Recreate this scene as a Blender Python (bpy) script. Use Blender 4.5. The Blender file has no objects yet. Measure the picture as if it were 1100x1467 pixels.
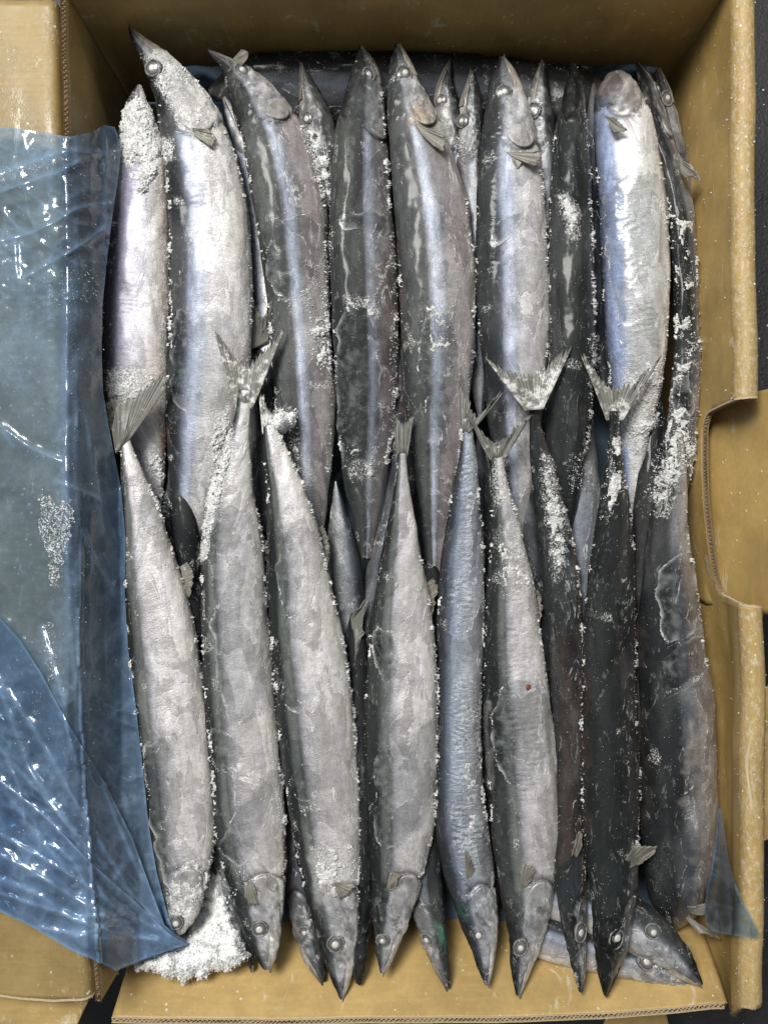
import bpy, bmesh, math, random
import numpy as np
from mathutils import Vector
from mathutils.bvhtree import BVHTree

random.seed(11)
rng = np.random.default_rng(11)
SC = bpy.context.scene
COL = SC.collection

# ------------------------------------------------------------------ camera, light, exposure
PX = 0.001 / 3.0          # metres per photograph pixel at the level of the fish
D = 0.40                  # camera height above the level of the fish
cam_d = bpy.data.cameras.new('camera')
cam = bpy.data.objects.new('camera', cam_d)
COL.objects.link(cam)
cam.location = (0, 0, D)
cam.rotation_euler = (0, 0, 0)
cam_d.sensor_fit = 'VERTICAL'
cam_d.angle = 2 * math.atan(733.5 * PX / D)
cam_d.clip_start = 0.01
cam_d.clip_end = 50
SC.camera = cam

world = bpy.data.worlds.new('World')
SC.world = world
world.use_nodes = True
wb = world.node_tree.nodes['Background']
wb.inputs['Color'].default_value = (0.93, 0.97, 1.0, 1)
wb.inputs['Strength'].default_value = 0.20


def area(name, loc, target, size, size_y, power, color):
    l = bpy.data.lights.new(name, 'AREA')
    l.shape = 'RECTANGLE'
    l.size = size
    l.size_y = size_y
    l.energy = power
    l.color = color
    o = bpy.data.objects.new(name, l)
    COL.objects.link(o)
    o.location = loc
    d = Vector(target) - Vector(loc)
    o.rotation_euler = d.to_track_quat('-Z', 'Y').to_euler()
    return o


area('ceiling_lamp', (-0.42, 0.62, 1.25), (0, 0, 0), 0.45, 0.45, 31, (1.0, 0.975, 0.93))
area('ceiling_lamp', (0.10, 1.1, 1.5), (0, 0, 0), 1.2, 0.12, 8, (0.93, 0.97, 1.0))
SC.view_settings.view_transform = 'Standard'
SC.view_settings.look = 'None'
SC.view_settings.exposure = 0.0
SC.view_settings.gamma = 1.0
SC.cycles.max_bounces = 8
SC.cycles.transparent_max_bounces = 16


# ------------------------------------------------------------------ helpers
def P(px, py, z=0.0):
    """photograph pixel at height z (metres) -> point in the scene"""
    k = PX * (D - z) / D
    return ((px - 550.0) * k, (733.5 - py) * k, z)


def to_px(co):
    k = D / (D - co[..., 2]) / PX
    return 550 + co[..., 0] * k, 733.5 - co[..., 1] * k


def _h(i, j, seed):
    v = np.sin(i * 127.1 + j * 311.7 + seed * 74.7) * 43758.5453
    return v - np.floor(v)


def vnoise(x, y, seed=0.0):
    x = np.asarray(x, float); y = np.asarray(y, float)
    xi = np.floor(x); yi = np.floor(y)
    fx = x - xi; fy = y - yi
    fx = fx * fx * (3 - 2 * fx); fy = fy * fy * (3 - 2 * fy)
    a = _h(xi, yi, seed); b = _h(xi + 1, yi, seed); c = _h(xi, yi + 1, seed); d = _h(xi + 1, yi + 1, seed)
    return (a * (1 - fx) + b * fx) * (1 - fy) + (c * (1 - fx) + d * fx) * fy


def fbm(x, y, seed=0.0, octs=3):
    s = 0; amp = 0.5; tot = 0
    for o in range(octs):
        s = s + amp * vnoise(np.asarray(x) * 2 ** o, np.asarray(y) * 2 ** o, seed + o * 3.7)
        tot += amp; amp *= 0.5
    return s / tot


def sstep(a, b, x):
    t = np.clip((x - a) / (b - a), 0, 1)
    return t * t * (3 - 2 * t)


def in_poly(px, py, poly):
    px = np.asarray(px, float); py = np.asarray(py, float)
    r = np.zeros(px.shape, bool)
    n = len(poly)
    for i in range(n):
        x0, y0 = poly[i]; x1, y1 = poly[(i + 1) % n]
        if y0 == y1:
            continue
        c = ((y0 > py) != (y1 > py)) & (px < (x1 - x0) * (py - y0) / (y1 - y0) + x0)
        r ^= c
    return r


def near_poly(px, py, poly, closed=True):
    """distance to the outline and the nearest point on it"""
    px = np.asarray(px, float); py = np.asarray(py, float)
    best = np.full(px.shape, 1e9); bx = px.copy(); by = py.copy()
    n = len(poly)
    for i in range(n if closed else n - 1):
        x0, y0 = poly[i]; x1, y1 = poly[(i + 1) % n]
        dx, dy = x1 - x0, y1 - y0
        L = dx * dx + dy * dy + 1e-9
        t = np.clip(((px - x0) * dx + (py - y0) * dy) / L, 0, 1)
        qx = x0 + t * dx; qy = y0 + t * dy
        d = np.hypot(px - qx, py - qy)
        m = d < best
        best = np.where(m, d, best); bx = np.where(m, qx, bx); by = np.where(m, qy, by)
    return best, bx, by


def smooth_poly(poly, it=2, closed=True):
    p = [tuple(q) for q in poly]
    for _ in range(it):
        q = []
        n = len(p)
        if not closed:
            q.append(p[0])
        for i in range(n if closed else n - 1):
            a = p[i]; b = p[(i + 1) % n]
            q.append(tuple(a[k] * .75 + b[k] * .25 for k in range(len(a))))
            q.append(tuple(a[k] * .25 + b[k] * .75 for k in range(len(a))))
        if not closed:
            q.append(p[-1])
        p = q
    return p


def resample(line, step):
    pts = np.array(line, float)
    d = np.r_[0, np.cumsum(np.hypot(*np.diff(pts[:, :2], axis=0).T))]
    n = max(2, int(d[-1] / step) + 1)
    s = np.linspace(0, d[-1], n)
    return np.stack([np.interp(s, d, pts[:, k]) for k in range(pts.shape[1])], 1)


def polygrid(poly, step):
    """grid points and quads that fill a 2-D outline, edge cells pulled to the outline"""
    a = np.array(poly)
    x0, y0 = a.min(0); x1, y1 = a.max(0)
    nx = int((x1 - x0) / step) + 2; ny = int((y1 - y0) / step) + 2
    gx = x0 + np.arange(nx) * step; gy = y0 + np.arange(ny) * step
    X, Y = np.meshgrid(gx, gy)
    ins = in_poly(X, Y, poly)
    d, bx, by = near_poly(X, Y, poly)
    move = (~ins) | (d < step * 0.3)
    VX = np.where(move, bx, X); VY = np.where(move, by, Y)
    keep = ins & (d >= step * 0.3)
    cell = keep[:-1, :-1] | keep[1:, :-1] | keep[:-1, 1:] | keep[1:, 1:]
    near = (d < step * 1.5) | ins
    cell &= near[:-1, :-1] & near[1:, :-1] & near[:-1, 1:] & near[1:, 1:]
    J, I = np.nonzero(cell)
    idx = np.arange(nx * ny).reshape(ny, nx)
    F = np.stack([idx[J, I], idx[J, I + 1], idx[J + 1, I + 1], idx[J + 1, I]], 1)
    used, inv = np.unique(F, return_inverse=True)
    F = inv.reshape(F.shape)
    return VX.ravel()[used], VY.ravel()[used], F


def make_mesh(name, V, F, mats, smooth=True, attrs=None, mat_idx=None):
    me = bpy.data.meshes.new(name)
    V = np.asarray(V, np.float32)
    if isinstance(F, np.ndarray):
        nf, k = F.shape
        me.vertices.add(len(V)); me.vertices.foreach_set('co', V.ravel())
        me.loops.add(nf * k); me.loops.foreach_set('vertex_index', F.ravel().astype(np.int32))
        me.polygons.add(nf)
        me.polygons.foreach_set('loop_start', (np.arange(nf) * k).astype(np.int32))
        me.update(calc_edges=True)
        me.validate()
    else:
        me.from_pydata([tuple(map(float, v)) for v in V], [], [tuple(int(i) for i in f) for f in F])
        me.update()
    for m in (mats if isinstance(mats, (list, tuple)) else [mats]):
        me.materials.append(m)
    me.polygons.foreach_set('use_smooth', np.full(len(me.polygons), smooth))
    if mat_idx is not None:
        me.polygons.foreach_set('material_index', np.asarray(mat_idx, np.int32))
    for k, (dom, a) in (attrs or {}).items():
        a = np.asarray(a, np.float32)
        if dom == 'COL':
            at = me.attributes.new(k, 'FLOAT_COLOR', 'POINT')
            c = np.ones((len(a), 4), np.float32); c[:, :3] = a
            at.data.foreach_set('color', c.ravel())
        elif dom == 'VEC':
            at = me.attributes.new(k, 'FLOAT_VECTOR', 'POINT')
            at.data.foreach_set('vector', a.ravel())
        else:
            at = me.attributes.new(k, 'FLOAT', 'POINT')
            at.data.foreach_set('value', a.ravel())
    return me


def obj(name, me, parent=None, kind=None):
    o = bpy.data.objects.new(name, me)
    COL.objects.link(o)
    if parent is not None:
        o.parent = parent
    if kind:
        o['kind'] = kind
    return o


def thing(name, label, cat, loc=(0, 0, 0), group=None):
    o = bpy.data.objects.new(name, None)
    COL.objects.link(o)
    o.location = loc
    o.empty_display_size = 0.01
    o['label'] = label; o['category'] = cat
    if group:
        o['group'] = group
    return o


def fix_normals(me):
    bm = bmesh.new(); bm.from_mesh(me)
    bmesh.ops.recalc_face_normals(bm, faces=bm.faces)
    bm.to_mesh(me); bm.free()


# ------------------------------------------------------------------ materials
class NT:
    def __init__(self, name):
        self.m = bpy.data.materials.new(name)
        self.m.use_nodes = True
        self.t = self.m.node_tree
        self.n = self.t.nodes
        self.n.clear()
        self.out = self.n.new('ShaderNodeOutputMaterial')

    def node(self, typ, **kw):
        x = self.n.new(typ)
        for k, v in kw.items():
            setattr(x, k, v)
        return x

    def set(self, sock, val):
        if isinstance(val, bpy.types.NodeSocket):
            self.t.links.new(val, sock)
        elif val is not None:
            if isinstance(val, (tuple, list)) and len(val) == 3 and len(sock.default_value) == 4:
                val = (*val, 1)
            sock.default_value = val

    def attr(self, name, what='Fac'):
        x = self.node('ShaderNodeAttribute'); x.attribute_name = name
        return x.outputs[what]

    def pos(self):
        return self.node('ShaderNodeNewGeometry').outputs['Position']

    def objco(self):
        return self.node('ShaderNodeTexCoord').outputs['Object']

    def mapping(self, vec, scale):
        x = self.node('ShaderNodeMapping'); self.set(x.inputs['Vector'], vec)
        x.inputs['Scale'].default_value = scale
        return x.outputs[0]

    def noise(self, vec, scale, detail=3, rough=0.55, dist=0.0, what='Fac'):
        x = self.node('ShaderNodeTexNoise'); self.set(x.inputs['Vector'], vec)
        x.inputs['Scale'].default_value = scale; x.inputs['Detail'].default_value = detail
        x.inputs['Roughness'].default_value = rough; x.inputs['Distortion'].default_value = dist
        return x.outputs[what]

    def voro(self, vec, scale, what='Distance', feature='F1'):
        x = self.node('ShaderNodeTexVoronoi', feature=feature); self.set(x.inputs['Vector'], vec)
        x.inputs['Scale'].default_value = scale
        return x.outputs[what]

    def math(self, op, a, b=None, c=None, clamp=False):
        x = self.node('ShaderNodeMath', operation=op, use_clamp=clamp)
        self.set(x.inputs[0], a)
        if b is not None: self.set(x.inputs[1], b)
        if c is not None: self.set(x.inputs[2], c)
        return x.outputs[0]

    def ramp(self, fac, lo, hi, a=0.0, b=1.0):
        x = self.node('ShaderNodeMapRange', interpolation_type='SMOOTHSTEP')
        self.set(x.inputs[0], fac)
        x.inputs[1].default_value = lo; x.inputs[2].default_value = hi
        x.inputs[3].default_value = a; x.inputs[4].default_value = b
        return x.outputs[0]

    def mix(self, fac, a, b, blend='MIX'):
        x = self.node('ShaderNodeMix', data_type='RGBA', blend_type=blend)
        self.set(x.inputs[0], fac); self.set(x.inputs[6], a); self.set(x.inputs[7], b)
        return x.outputs[2]

    def bump(self, h, strength, dist=0.001, normal=None):
        x = self.node('ShaderNodeBump')
        x.inputs['Strength'].default_value = strength; x.inputs['Distance'].default_value = dist
        self.set(x.inputs['Height'], h)
        if normal is not None: self.set(x.inputs['Normal'], normal)
        return x.outputs[0]

    def bsdf(self, **kw):
        x = self.node('ShaderNodeBsdfPrincipled')
        for k, v in kw.items():
            self.set(x.inputs[k], v)
        return x

    def finish(self, shader):
        self.t.links.new(shader, self.out.inputs['Surface'])
        return self.m


def mat_fish():
    M = NT('fish_skin')
    col = M.attr('col', 'Color'); fc = M.attr('fc', 'Vector')
    frost = M.attr('frost'); rip = M.attr('ripple'); met = M.attr('metal')
    # fine mottling of the skin
    n1 = M.noise(fc, 14, 4, 0.65)
    n2 = M.noise(M.mapping(fc, (46, 15, 1)), 1.0, 4, 0.65, 1.2)      # fine wrinkles across the body
    n3 = M.noise(M.mapping(fc, (1, .7, 1)), 85, 3, 0.7)
    m = M.ramp(n1, 0.25, 0.75, 0.87, 1.12)
    m = M.math('MULTIPLY', m, M.ramp(n2, 0.25, 0.75, 0.89, 1.11))
    n4 = M.noise(M.mapping(fc, (2.2, 13, 1)), 1.0, 5, 0.7, 0.8)       # streaks along the body
    n5 = M.noise(fc, 5.0, 5, 0.7, 0.6)                               # cloudy glaze
    m = M.math('MULTIPLY', m, M.ramp(n4, 0.3, 0.7, 0.86, 1.13))
    m = M.math('MULTIPLY', m, M.ramp(n5, 0.35, 0.65, 0.93, 1.06))
    # ice glaze that has partly flaked: crisp ragged islands
    gz = M.noise(M.mapping(fc, (1.25, 3.3, 1)), 1.0, 6, 0.58, 0.7)
    ins = M.ramp(gz, .515, .528)
    rim = M.math('MULTIPLY', M.ramp(M.math('ABSOLUTE', M.math('SUBTRACT', gz, .521)), 0.0, .017, 1, 0), M.ramp(M.noise(fc, 7, 3), .47, .6))
    m = M.math('MULTIPLY', m, M.math('SUBTRACT', 1.06, M.math('MULTIPLY', ins, .24)))
    m = M.math('MULTIPLY', m, M.ramp(n3, 0.3, 0.7, 0.80, 1.18))
    c = M.mix(1.0, col, M.node('ShaderNodeCombineColor').outputs[0], 'MULTIPLY')
    cc = c.node.inputs[7].links[0].from_node
    for k in range(3): M.set(cc.inputs[k], m)
    # granular frost that whitens the skin
    g = M.noise(fc, 42, 3, 0.75)
    fz = M.math('ADD', frost, M.math('MULTIPLY', M.math('SUBTRACT', g, 0.5), 1.5))
    fz = M.ramp(fz, 0.36, 0.66)
    # salt-like specks
    v = M.voro(fc, 26)
    sp = M.math('MULTIPLY', M.ramp(v, 0.09, 0.15, 1, 0), M.ramp(M.noise(fc, 5, 2), 0.54, 0.62))
    w = M.math('MAXIMUM', fz, M.math('MULTIPLY', sp, 0.7))
    w = M.math('MAXIMUM', w, M.math('MULTIPLY', rim, M.ramp(met, .06, .2, .16, .60)))
    c2 = M.mix(w, c, M.mix(M.noise(fc, 90, 1), (0.58, 0.58, 0.56), (0.86, 0.86, 0.84)))
    h = M.math('ADD', M.math('MULTIPLY', n2, M.math('MULTIPLY', rip, 1.0)), M.math('MULTIPLY', n1, 0.18))
    h = M.math('ADD', h, M.math('MULTIPLY', n3, 0.34))
    h = M.math('ADD', h, M.math('MULTIPLY', w, M.math('ADD', 0.3, g)))
    h = M.math('SUBTRACT', h, M.math('MULTIPLY', ins, .3))
    nrm = M.bump(h, 0.65, 0.0006)
    ro = M.math('ADD', M.math('MULTIPLY', n5, 0.34), M.math('MULTIPLY', w, 0.35))
    ro = M.math('ADD', ro, M.ramp(met, .06, .22, .24, 0.0))
    ro = M.math('SUBTRACT', ro, M.math('MULTIPLY', ins, .07))
    ro = M.math('SUBTRACT', M.math('ADD', ro, 0.28), M.math('MULTIPLY', M.attr('wet'), 0.16))
    me = M.math('MULTIPLY', met, M.math('SUBTRACT', 1.0, w), clamp=True)
    b = M.bsdf(**{'Base Color': c2, 'Roughness': ro, 'Metallic': me, 'Normal': nrm, 'Coat Weight': M.math('MULTIPLY', M.math('SUBTRACT', 1.0, w), 0.20),
                  'Coat Roughness': 0.16, 'Specular IOR Level': M.ramp(met, .06, .22, .16, .5)})
    return M.finish(b.outputs[0])


def mat_plain(name, color, rough=0.5, metal=0.0, bump=0.0, scale=900, var=0.25, spec=0.5, sss=0.0, coat=0.0):
    M = NT(name)
    p = M.objco()
    n = M.noise(p, scale, 3, 0.6)
    c = M.mix(n, tuple(x * (1 - var) for x in color), tuple(min(1, x * (1 + var)) for x in color))
    kw = {'Base Color': c, 'Roughness': rough, 'Metallic': metal, 'Specular IOR Level': spec, 'Coat Weight': coat, 'Coat Roughness': 0.1}
    if bump:
        kw['Normal'] = M.bump(n, bump, 0.0005)
    if sss:
        kw['Subsurface Weight'] = sss; kw['Subsurface Radius'] = (0.002, 0.002, 0.002)
        kw['Subsurface Scale'] = 0.4
    return M.finish(M.bsdf(**kw).outputs[0])


def mat_ice_film():
    M = NT('ice_film')
    p = M.objco()
    n = M.noise(p, 350, 4, 0.6)
    g = M.bsdf(**{'Base Color': (0.55, 0.56, 0.56), 'Roughness': M.ramp(n, .3, .7, .12, .4), 'Normal': M.bump(n, 0.5, 0.0005)})
    t = M.node('ShaderNodeBsdfTransparent')
    t.inputs[0].default_value = (0.96, 0.97, 0.975, 1)
    edge = M.attr('edge')
    fac = M.math('ADD', M.math('MULTIPLY', edge, 0.55), M.ramp(n, .45, .75, 0.0, 0.10), clamp=True)
    fr = M.node('ShaderNodeFresnel'); fr.inputs[0].default_value = 1.31
    gl = M.node('ShaderNodeBsdfGlossy'); gl.inputs['Roughness'].default_value = 0.16
    M.set(gl.inputs['Normal'], M.bump(n, 0.35, 0.0004))
    m1 = M.node('ShaderNodeMixShader')
    M.set(m1.inputs[0], fac); M.set(m1.inputs[1], t.outputs[0]); M.set(m1.inputs[2], g.outputs[0])
    m2 = M.node('ShaderNodeMixShader')
    M.set(m2.inputs[0], M.math('MINIMUM', fr.outputs[0], 0.12)); M.set(m2.inputs[1], m1.outputs[0]); M.set(m2.inputs[2], gl.outputs[0])
    return M.finish(m2.outputs[0])


def mat_frost():
    M = NT('frost_grain')
    n = M.noise(M.objco(), 1500, 2)
    c = M.mix(n, (0.74, 0.75, 0.74), (0.95, 0.95, 0.93))
    b = M.bsdf(**{'Base Color': c, 'Roughness': 0.35, 'Specular IOR Level': 0.5})
    t = M.node('ShaderNodeBsdfTransparent')
    tr = M.node('ShaderNodeBsdfTranslucent'); tr.inputs[0].default_value = (0.85, 0.87, 0.88, 1)
    m1 = M.node('ShaderNodeMixShader'); m1.inputs[0].default_value = 0.3
    M.set(m1.inputs[1], b.outputs[0]); M.set(m1.inputs[2], tr.outputs[0])
    m = M.node('ShaderNodeMixShader'); m.inputs[0].default_value = 0.12
    M.set(m.inputs[1], m1.outputs[0]); M.set(m.inputs[2], t.outputs[0])
    return M.finish(m.outputs[0])


def mat_fin(name='fin_skin', dark=(0.07, 0.07, 0.06), light=(0.23, 0.23, 0.205)):
    M = NT(name)
    ray = M.attr('ray'); fr = M.attr('frost')
    n = M.noise(M.objco(), 330, 5, 0.7)
    f = M.math('ADD', M.math('MULTIPLY', ray, 0.65), M.math('MULTIPLY', n, 0.5))
    c = M.mix(M.ramp(f, .15, 1.15), dark, light)
    w = M.ramp(M.math('ADD', fr, M.math('MULTIPLY', M.math('SUBTRACT', n, .5), 1.6)), .4, .7)
    c = M.mix(w, c, (0.60, 0.60, 0.57))
    b = M.bsdf(**{'Base Color': c, 'Roughness': 0.40, 'Normal': M.bump(n, .5, .0005)})
    t = M.node('ShaderNodeBsdfTranslucent'); t.inputs[0].default_value = (0.4, 0.38, 0.3, 1)
    tt = M.node('ShaderNodeBsdfTransparent')
    mm = M.node('ShaderNodeMixShader'); M.set(mm.inputs[0], M.math('MULTIPLY', M.math('SUBTRACT', 1.0, w), .22)); M.set(mm.inputs[1], b.outputs[0]); M.set(mm.inputs[2], tt.outputs[0])
    b = mm
    m = M.node('ShaderNodeMixShader'); m.inputs[0].default_value = 0.15
    M.set(m.inputs[1], b.outputs[0]); M.set(m.inputs[2], t.outputs[0])
    return M.finish(m.outputs[0])


def mat_card(name, base=(0.40, 0.275, 0.105), flute_axis=1, wet=0.5):
    M = NT(name)
    p = M.objco()
    n = M.noise(p, 28, 5, 0.6)
    n2 = M.noise(p, 420, 3, 0.6)
    fib = M.noise(M.mapping(p, (60, 700, 60) if flute_axis == 1 else (700, 60, 60)), 1.0, 3, 0.6)
    c = M.mix(M.ramp(n, .3, .7), tuple(x * .80 for x in base), tuple(min(1, x * 1.14) for x in base))
    c = M.mix(M.math('MULTIPLY', M.ramp(n2, .35, .8), .22), c, tuple(x * .55 for x in base))
    c = M.mix(M.math('MULTIPLY', M.ramp(fib, .45, .8), .18), c, tuple(min(1, x * 1.6) for x in base))
    # rime: pale abraded streaks and flecks
    s = M.noise(M.mapping(p, (90, 25, 60)), 1.0, 5, 0.7, 1.0)
    fl = M.voro(p, 210)
    white = M.math('MULTIPLY', M.ramp(s, .60, .72), 0.5)
    white = M.math('MAXIMUM', white, M.math('MULTIPLY', M.math('MULTIPLY', M.ramp(fl, .10, .17, 1, 0), M.ramp(M.noise(p, 60, 2), .5, .6)), .75))
    edge = M.attr('rime')
    er = M.math('ADD', edge, M.math('MULTIPLY', M.math('SUBTRACT', M.noise(M.mapping(p, (520, 300, 520)), 1.0, 6, 0.8), .5), 2.0))
    white = M.math('MAXIMUM', white, M.math('MULTIPLY', M.ramp(er, .40, .95), 0.66))
    c = M.mix(white, c, (0.62, 0.57, 0.45))
    wv = M.node('ShaderNodeTexWave', bands_direction='Y' if flute_axis == 1 else 'X')
    M.set(wv.inputs['Vector'], p); wv.inputs['Scale'].default_value = 95; wv.inputs['Distortion'].default_value = 1.0
    h = M.math('ADD', M.math('MULTIPLY', wv.outputs['Fac'], 0.10), M.math('MULTIPLY', n2, .35))
    h = M.math('ADD', h, M.math('MULTIPLY', n, .8))
    h = M.math('ADD', h, white)
    ro = M.ramp(n, .3, .7, .30 + .25 * (1 - wet), .58)
    b = M.bsdf(**{'Base Color': c, 'Roughness': ro, 'Normal': M.bump(h, .45, .0006), 'Specular IOR Level': 0.45})
    return M.finish(b.outputs[0])


def mat_bag():
    M = NT('blue_film')
    p = M.objco()
    n = M.noise(p, 22, 4, 0.6, 0.6)
    n2 = M.noise(p, 260, 4, 0.7)
    lay = M.attr('milk')
    t = M.node('ShaderNodeBsdfTransparent')
    M.set(t.inputs[0], M.mix(n, (0.46, 0.62, 0.82), (0.66, 0.77, 0.88)))
    c = M.mix(n, (0.14, 0.27, 0.48), (0.30, 0.43, 0.60))
    c = M.mix(M.math('MULTIPLY', M.ramp(n2, .55, .75), .5), c, (0.5, 0.57, 0.65))
    dff = M.bsdf(**{'Base Color': c, 'Roughness': 0.18, 'Normal': M.bump(n2, .25, .0008), 'Specular IOR Level': 0.6})
    fac = M.math('ADD', lay, M.math('MULTIPLY', M.ramp(M.math('ADD', M.math('MULTIPLY', n2, .4), M.math('MULTIPLY', n, .6)), .4, .72), 0.20), clamp=True)
    m1 = M.node('ShaderNodeMixShader')
    M.set(m1.inputs[0], fac); M.set(m1.inputs[1], t.outputs[0]); M.set(m1.inputs[2], dff.outputs[0])
    fr = M.node('ShaderNodeFresnel'); fr.inputs[0].default_value = 1.5
    gl = M.node('ShaderNodeBsdfGlossy'); gl.inputs['Roughness'].default_value = 0.13
    nb = M.bump(n2, .22, .0006)
    M.set(gl.inputs['Normal'], nb); M.set(fr.inputs['Normal'], nb)
    m2 = M.node('ShaderNodeMixShader')
    M.set(m2.inputs[0], M.math('MULTIPLY', fr.outputs[0], 1.1, clamp=True)); M.set(m2.inputs[1], m1.outputs[0]); M.set(m2.inputs[2], gl.outputs[0])
    return M.finish(m2.outputs[0])


def mat_crust():
    M = NT('frost_crust')
    p = M.objco()
    n = M.noise(p, 1300, 4, 0.75)
    n2 = M.noise(p, 350, 3, 0.6)
    c = M.mix(M.ramp(M.math('ADD', M.math('MULTIPLY', n, .6), M.math('MULTIPLY', n2, .4)), .32, .6), (0.28, 0.285, 0.28), (0.68, 0.68, 0.66))
    b = M.bsdf(**{'Base Color': c, 'Roughness': 0.42, 'Normal': M.bump(n, .8, .0006)})
    return M.finish(b.outputs[0])


def mat_iris():
    M = NT('eye_iris')
    rad = M.attr('rad')
    n = M.noise(M.objco(), 900, 3, .6)
    r = M.node('ShaderNodeValToRGB')
    M.set(r.inputs[0], M.math('ADD', rad, M.math('MULTIPLY', M.math('SUBTRACT', n, .5), .16)))
    el = r.color_ramp.elements
    stops = [(0, .22), (.38, .19), (.50, .10), (.60, .09), (.66, .135), (.73, .07), (.88, .055), (1, .12)]
    el[0].position = 0; el[0].color = (.3, .3, .29, 1); el[1].position = 1; el[1].color = (.10, .10, .10, 1)
    for p_, v_ in stops[1:-1]:
        e = el.new(p_); e.color = (v_, v_ * 1.0, v_ * .97, 1)
    b = M.bsdf(**{'Base Color': r.outputs[0], 'Roughness': 0.22, 'Coat Weight': .3, 'Normal': M.bump(n, .3, .0004)})
    return M.finish(b.outputs[0])


def mat_snow():
    M = NT('snow')
    p = M.objco()
    n = M.noise(p, 500, 5, 0.75)
    v = M.voro(p, 700)
    h = M.math('ADD', n, M.math('MULTIPLY', v, .5))
    b = M.bsdf(**{'Base Color': M.mix(n, (0.86, 0.87, 0.88), (0.96, 0.96, 0.95)), 'Roughness': 0.6, 'Normal': M.bump(h, .6, .0009)})
    return M.finish(b.outputs[0])


def mat_floor():
    M = NT('floor_rubber')
    p = M.objco()
    n = M.noise(p, 60, 5, .65)
    b = M.bsdf(**{'Base Color': M.mix(n, (0.006, 0.006, 0.007), (0.022, 0.022, 0.024)), 'Roughness': M.ramp(n, .3, .7, .35, .7),
                  'Normal': M.bump(M.noise(p, 500, 3), .5, .001)})
    return M.finish(b.outputs[0])


SKIN = mat_fish()
FILM = mat_ice_film()
FROST = mat_frost()
FIN = mat_fin()
FINPALE = mat_fin('fin_pale', (0.10, 0.09, 0.075), (0.30, 0.285, 0.245))
CARD = mat_card('cardboard')
CARD_IN = mat_card('cardboard_inside', (0.385, 0.262, 0.092), 0, 0.9)
CARD_OUT = mat_card('cardboard_damp_shade', (0.25, 0.178, 0.07), 1, 0.9)  # damp tone, plus painted shade for a flap tilted from the lamp
HOLLOW = mat_plain('cardboard_hollow_shade', (0.15, 0.10, 0.05), 0.9)  # dark brown paints the shade in the hollows between flutes
FLUTE = mat_plain('cardboard_flute', (0.42, 0.33, 0.2), 0.85, bump=.5)
BAG = mat_bag()
SNOW = mat_snow()
FLOOR = mat_floor()
IRIS = mat_iris()
CRUST = mat_crust()
RING = mat_plain('eye_ring', (0.17, 0.168, 0.165), 0.45, 0.0, bump=.8, var=.85, scale=1400)
PUPIL = mat_plain('eye_lens', (0.50, 0.49, 0.465), 0.4, 0, var=.2, coat=.1)
BLOOD = mat_plain('blood_spot', (0.16, 0.05, 0.03), 0.35)

# ------------------------------------------------------------------ the floor
fz = -0.070
o = obj('floor', make_mesh('floor', [(-2, -2, fz), (2, -2, fz), (2, 2, fz), (-2, 2, fz)], [(0, 1, 2, 3)], FLOOR), kind='structure')


# ------------------------------------------------------------------ the carton
def board(name, poly, fn, mat, parent, step=3.0, th=0.0024, rime=None, flip=False):
    """a sheet of corrugated board: fn maps outline units to the scene; thickness is real, cut edges are painted dark like shaded hollows"""
    x, y, F = polygrid(poly, step)
    V = fn(x, y)
    r = np.zeros(len(x)) if rime is None else rime(x, y)
    if flip:
        F = F[:, ::-1]
    me = make_mesh(name, V, F, [mat, HOLLOW], True, {'rime': ('F', r)})
    nn = np.zeros(len(me.polygons) * 3); me.polygons.foreach_get('normal', nn)
    cc = np.zeros(len(me.polygons) * 3); me.polygons.foreach_get('center', cc)
    if (nn.reshape(-1, 3) * (np.array([0, 0, .05]) + UP - cc.reshape(-1, 3))).sum() < 0:
        me.flip_normals()          # the printed side faces the inside, the thickness grows outward
    o = obj(name, me, parent)
    s = o.modifiers.new('thick', 'SOLIDIFY')
    s.thickness = th; s.offset = -1; s.material_offset_rim = 1
    return o


def ribbon(name, path, nrm, width, parent, wl=0.0018, lift=0.0003):
    """the wavy paper between the two faces, seen on a cut edge; path = points down the middle of the edge, nrm = across the board"""
    path = np.asarray(path, float); nrm = np.asarray(nrm, float)
    seg = np.r_[0, np.cumsum(np.linalg.norm(np.diff(path, axis=0), axis=1))]
    n = int(seg[-1] / wl * 8)
    s = np.linspace(0, seg[-1], n)
    c = np.stack([np.interp(s, seg, path[:, k]) for k in range(3)], 1)
    m = np.stack([np.interp(s, seg, nrm[:, k]) for k in range(3)], 1)
    t = np.gradient(c, axis=0); t /= np.linalg.norm(t, axis=1)[:, None] + 1e-12
    up = np.cross(t, m); up /= np.linalg.norm(up, axis=1)[:, None] + 1e-12
    V = []; F = []
    w = np.sin((s / wl + 1.6 * fbm(s * 90, s * 0, 2)) * 2 * math.pi) * (0.34 * width) * (.35 + .9 * vnoise(s * 160, s * 0, 5)) + rng.normal(0, .03 * width, n)
    hw = 0.085 * width
    rows = []
    for wv in (w, np.full(n, .46 * width), np.full(n, -.46 * width)):
        jit = rng.normal(0, 0.00006, (n, 1))
        for sg in (1, -1):
            for off in (lift, -0.0006):
                rows.append(c + m * (wv + sg * hw)[:, None] + up * off + up * jit)
    V = np.concatenate(rows)
    for r in range(3):
        a, a2, b, b2 = [(r * 4 + k) * n for k in range(4)]
        for i in range(n - 1):
            F.append((a + i, a + i + 1, b + i + 1, b + i))
            F.append((a + i, a2 + i, a2 + i + 1, a + i + 1))
            F.append((b + i, b + i + 1, b2 + i + 1, b2 + i))
    return obj(name, make_mesh(name, V, np.array(F), FLUTE, False), parent)


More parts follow.
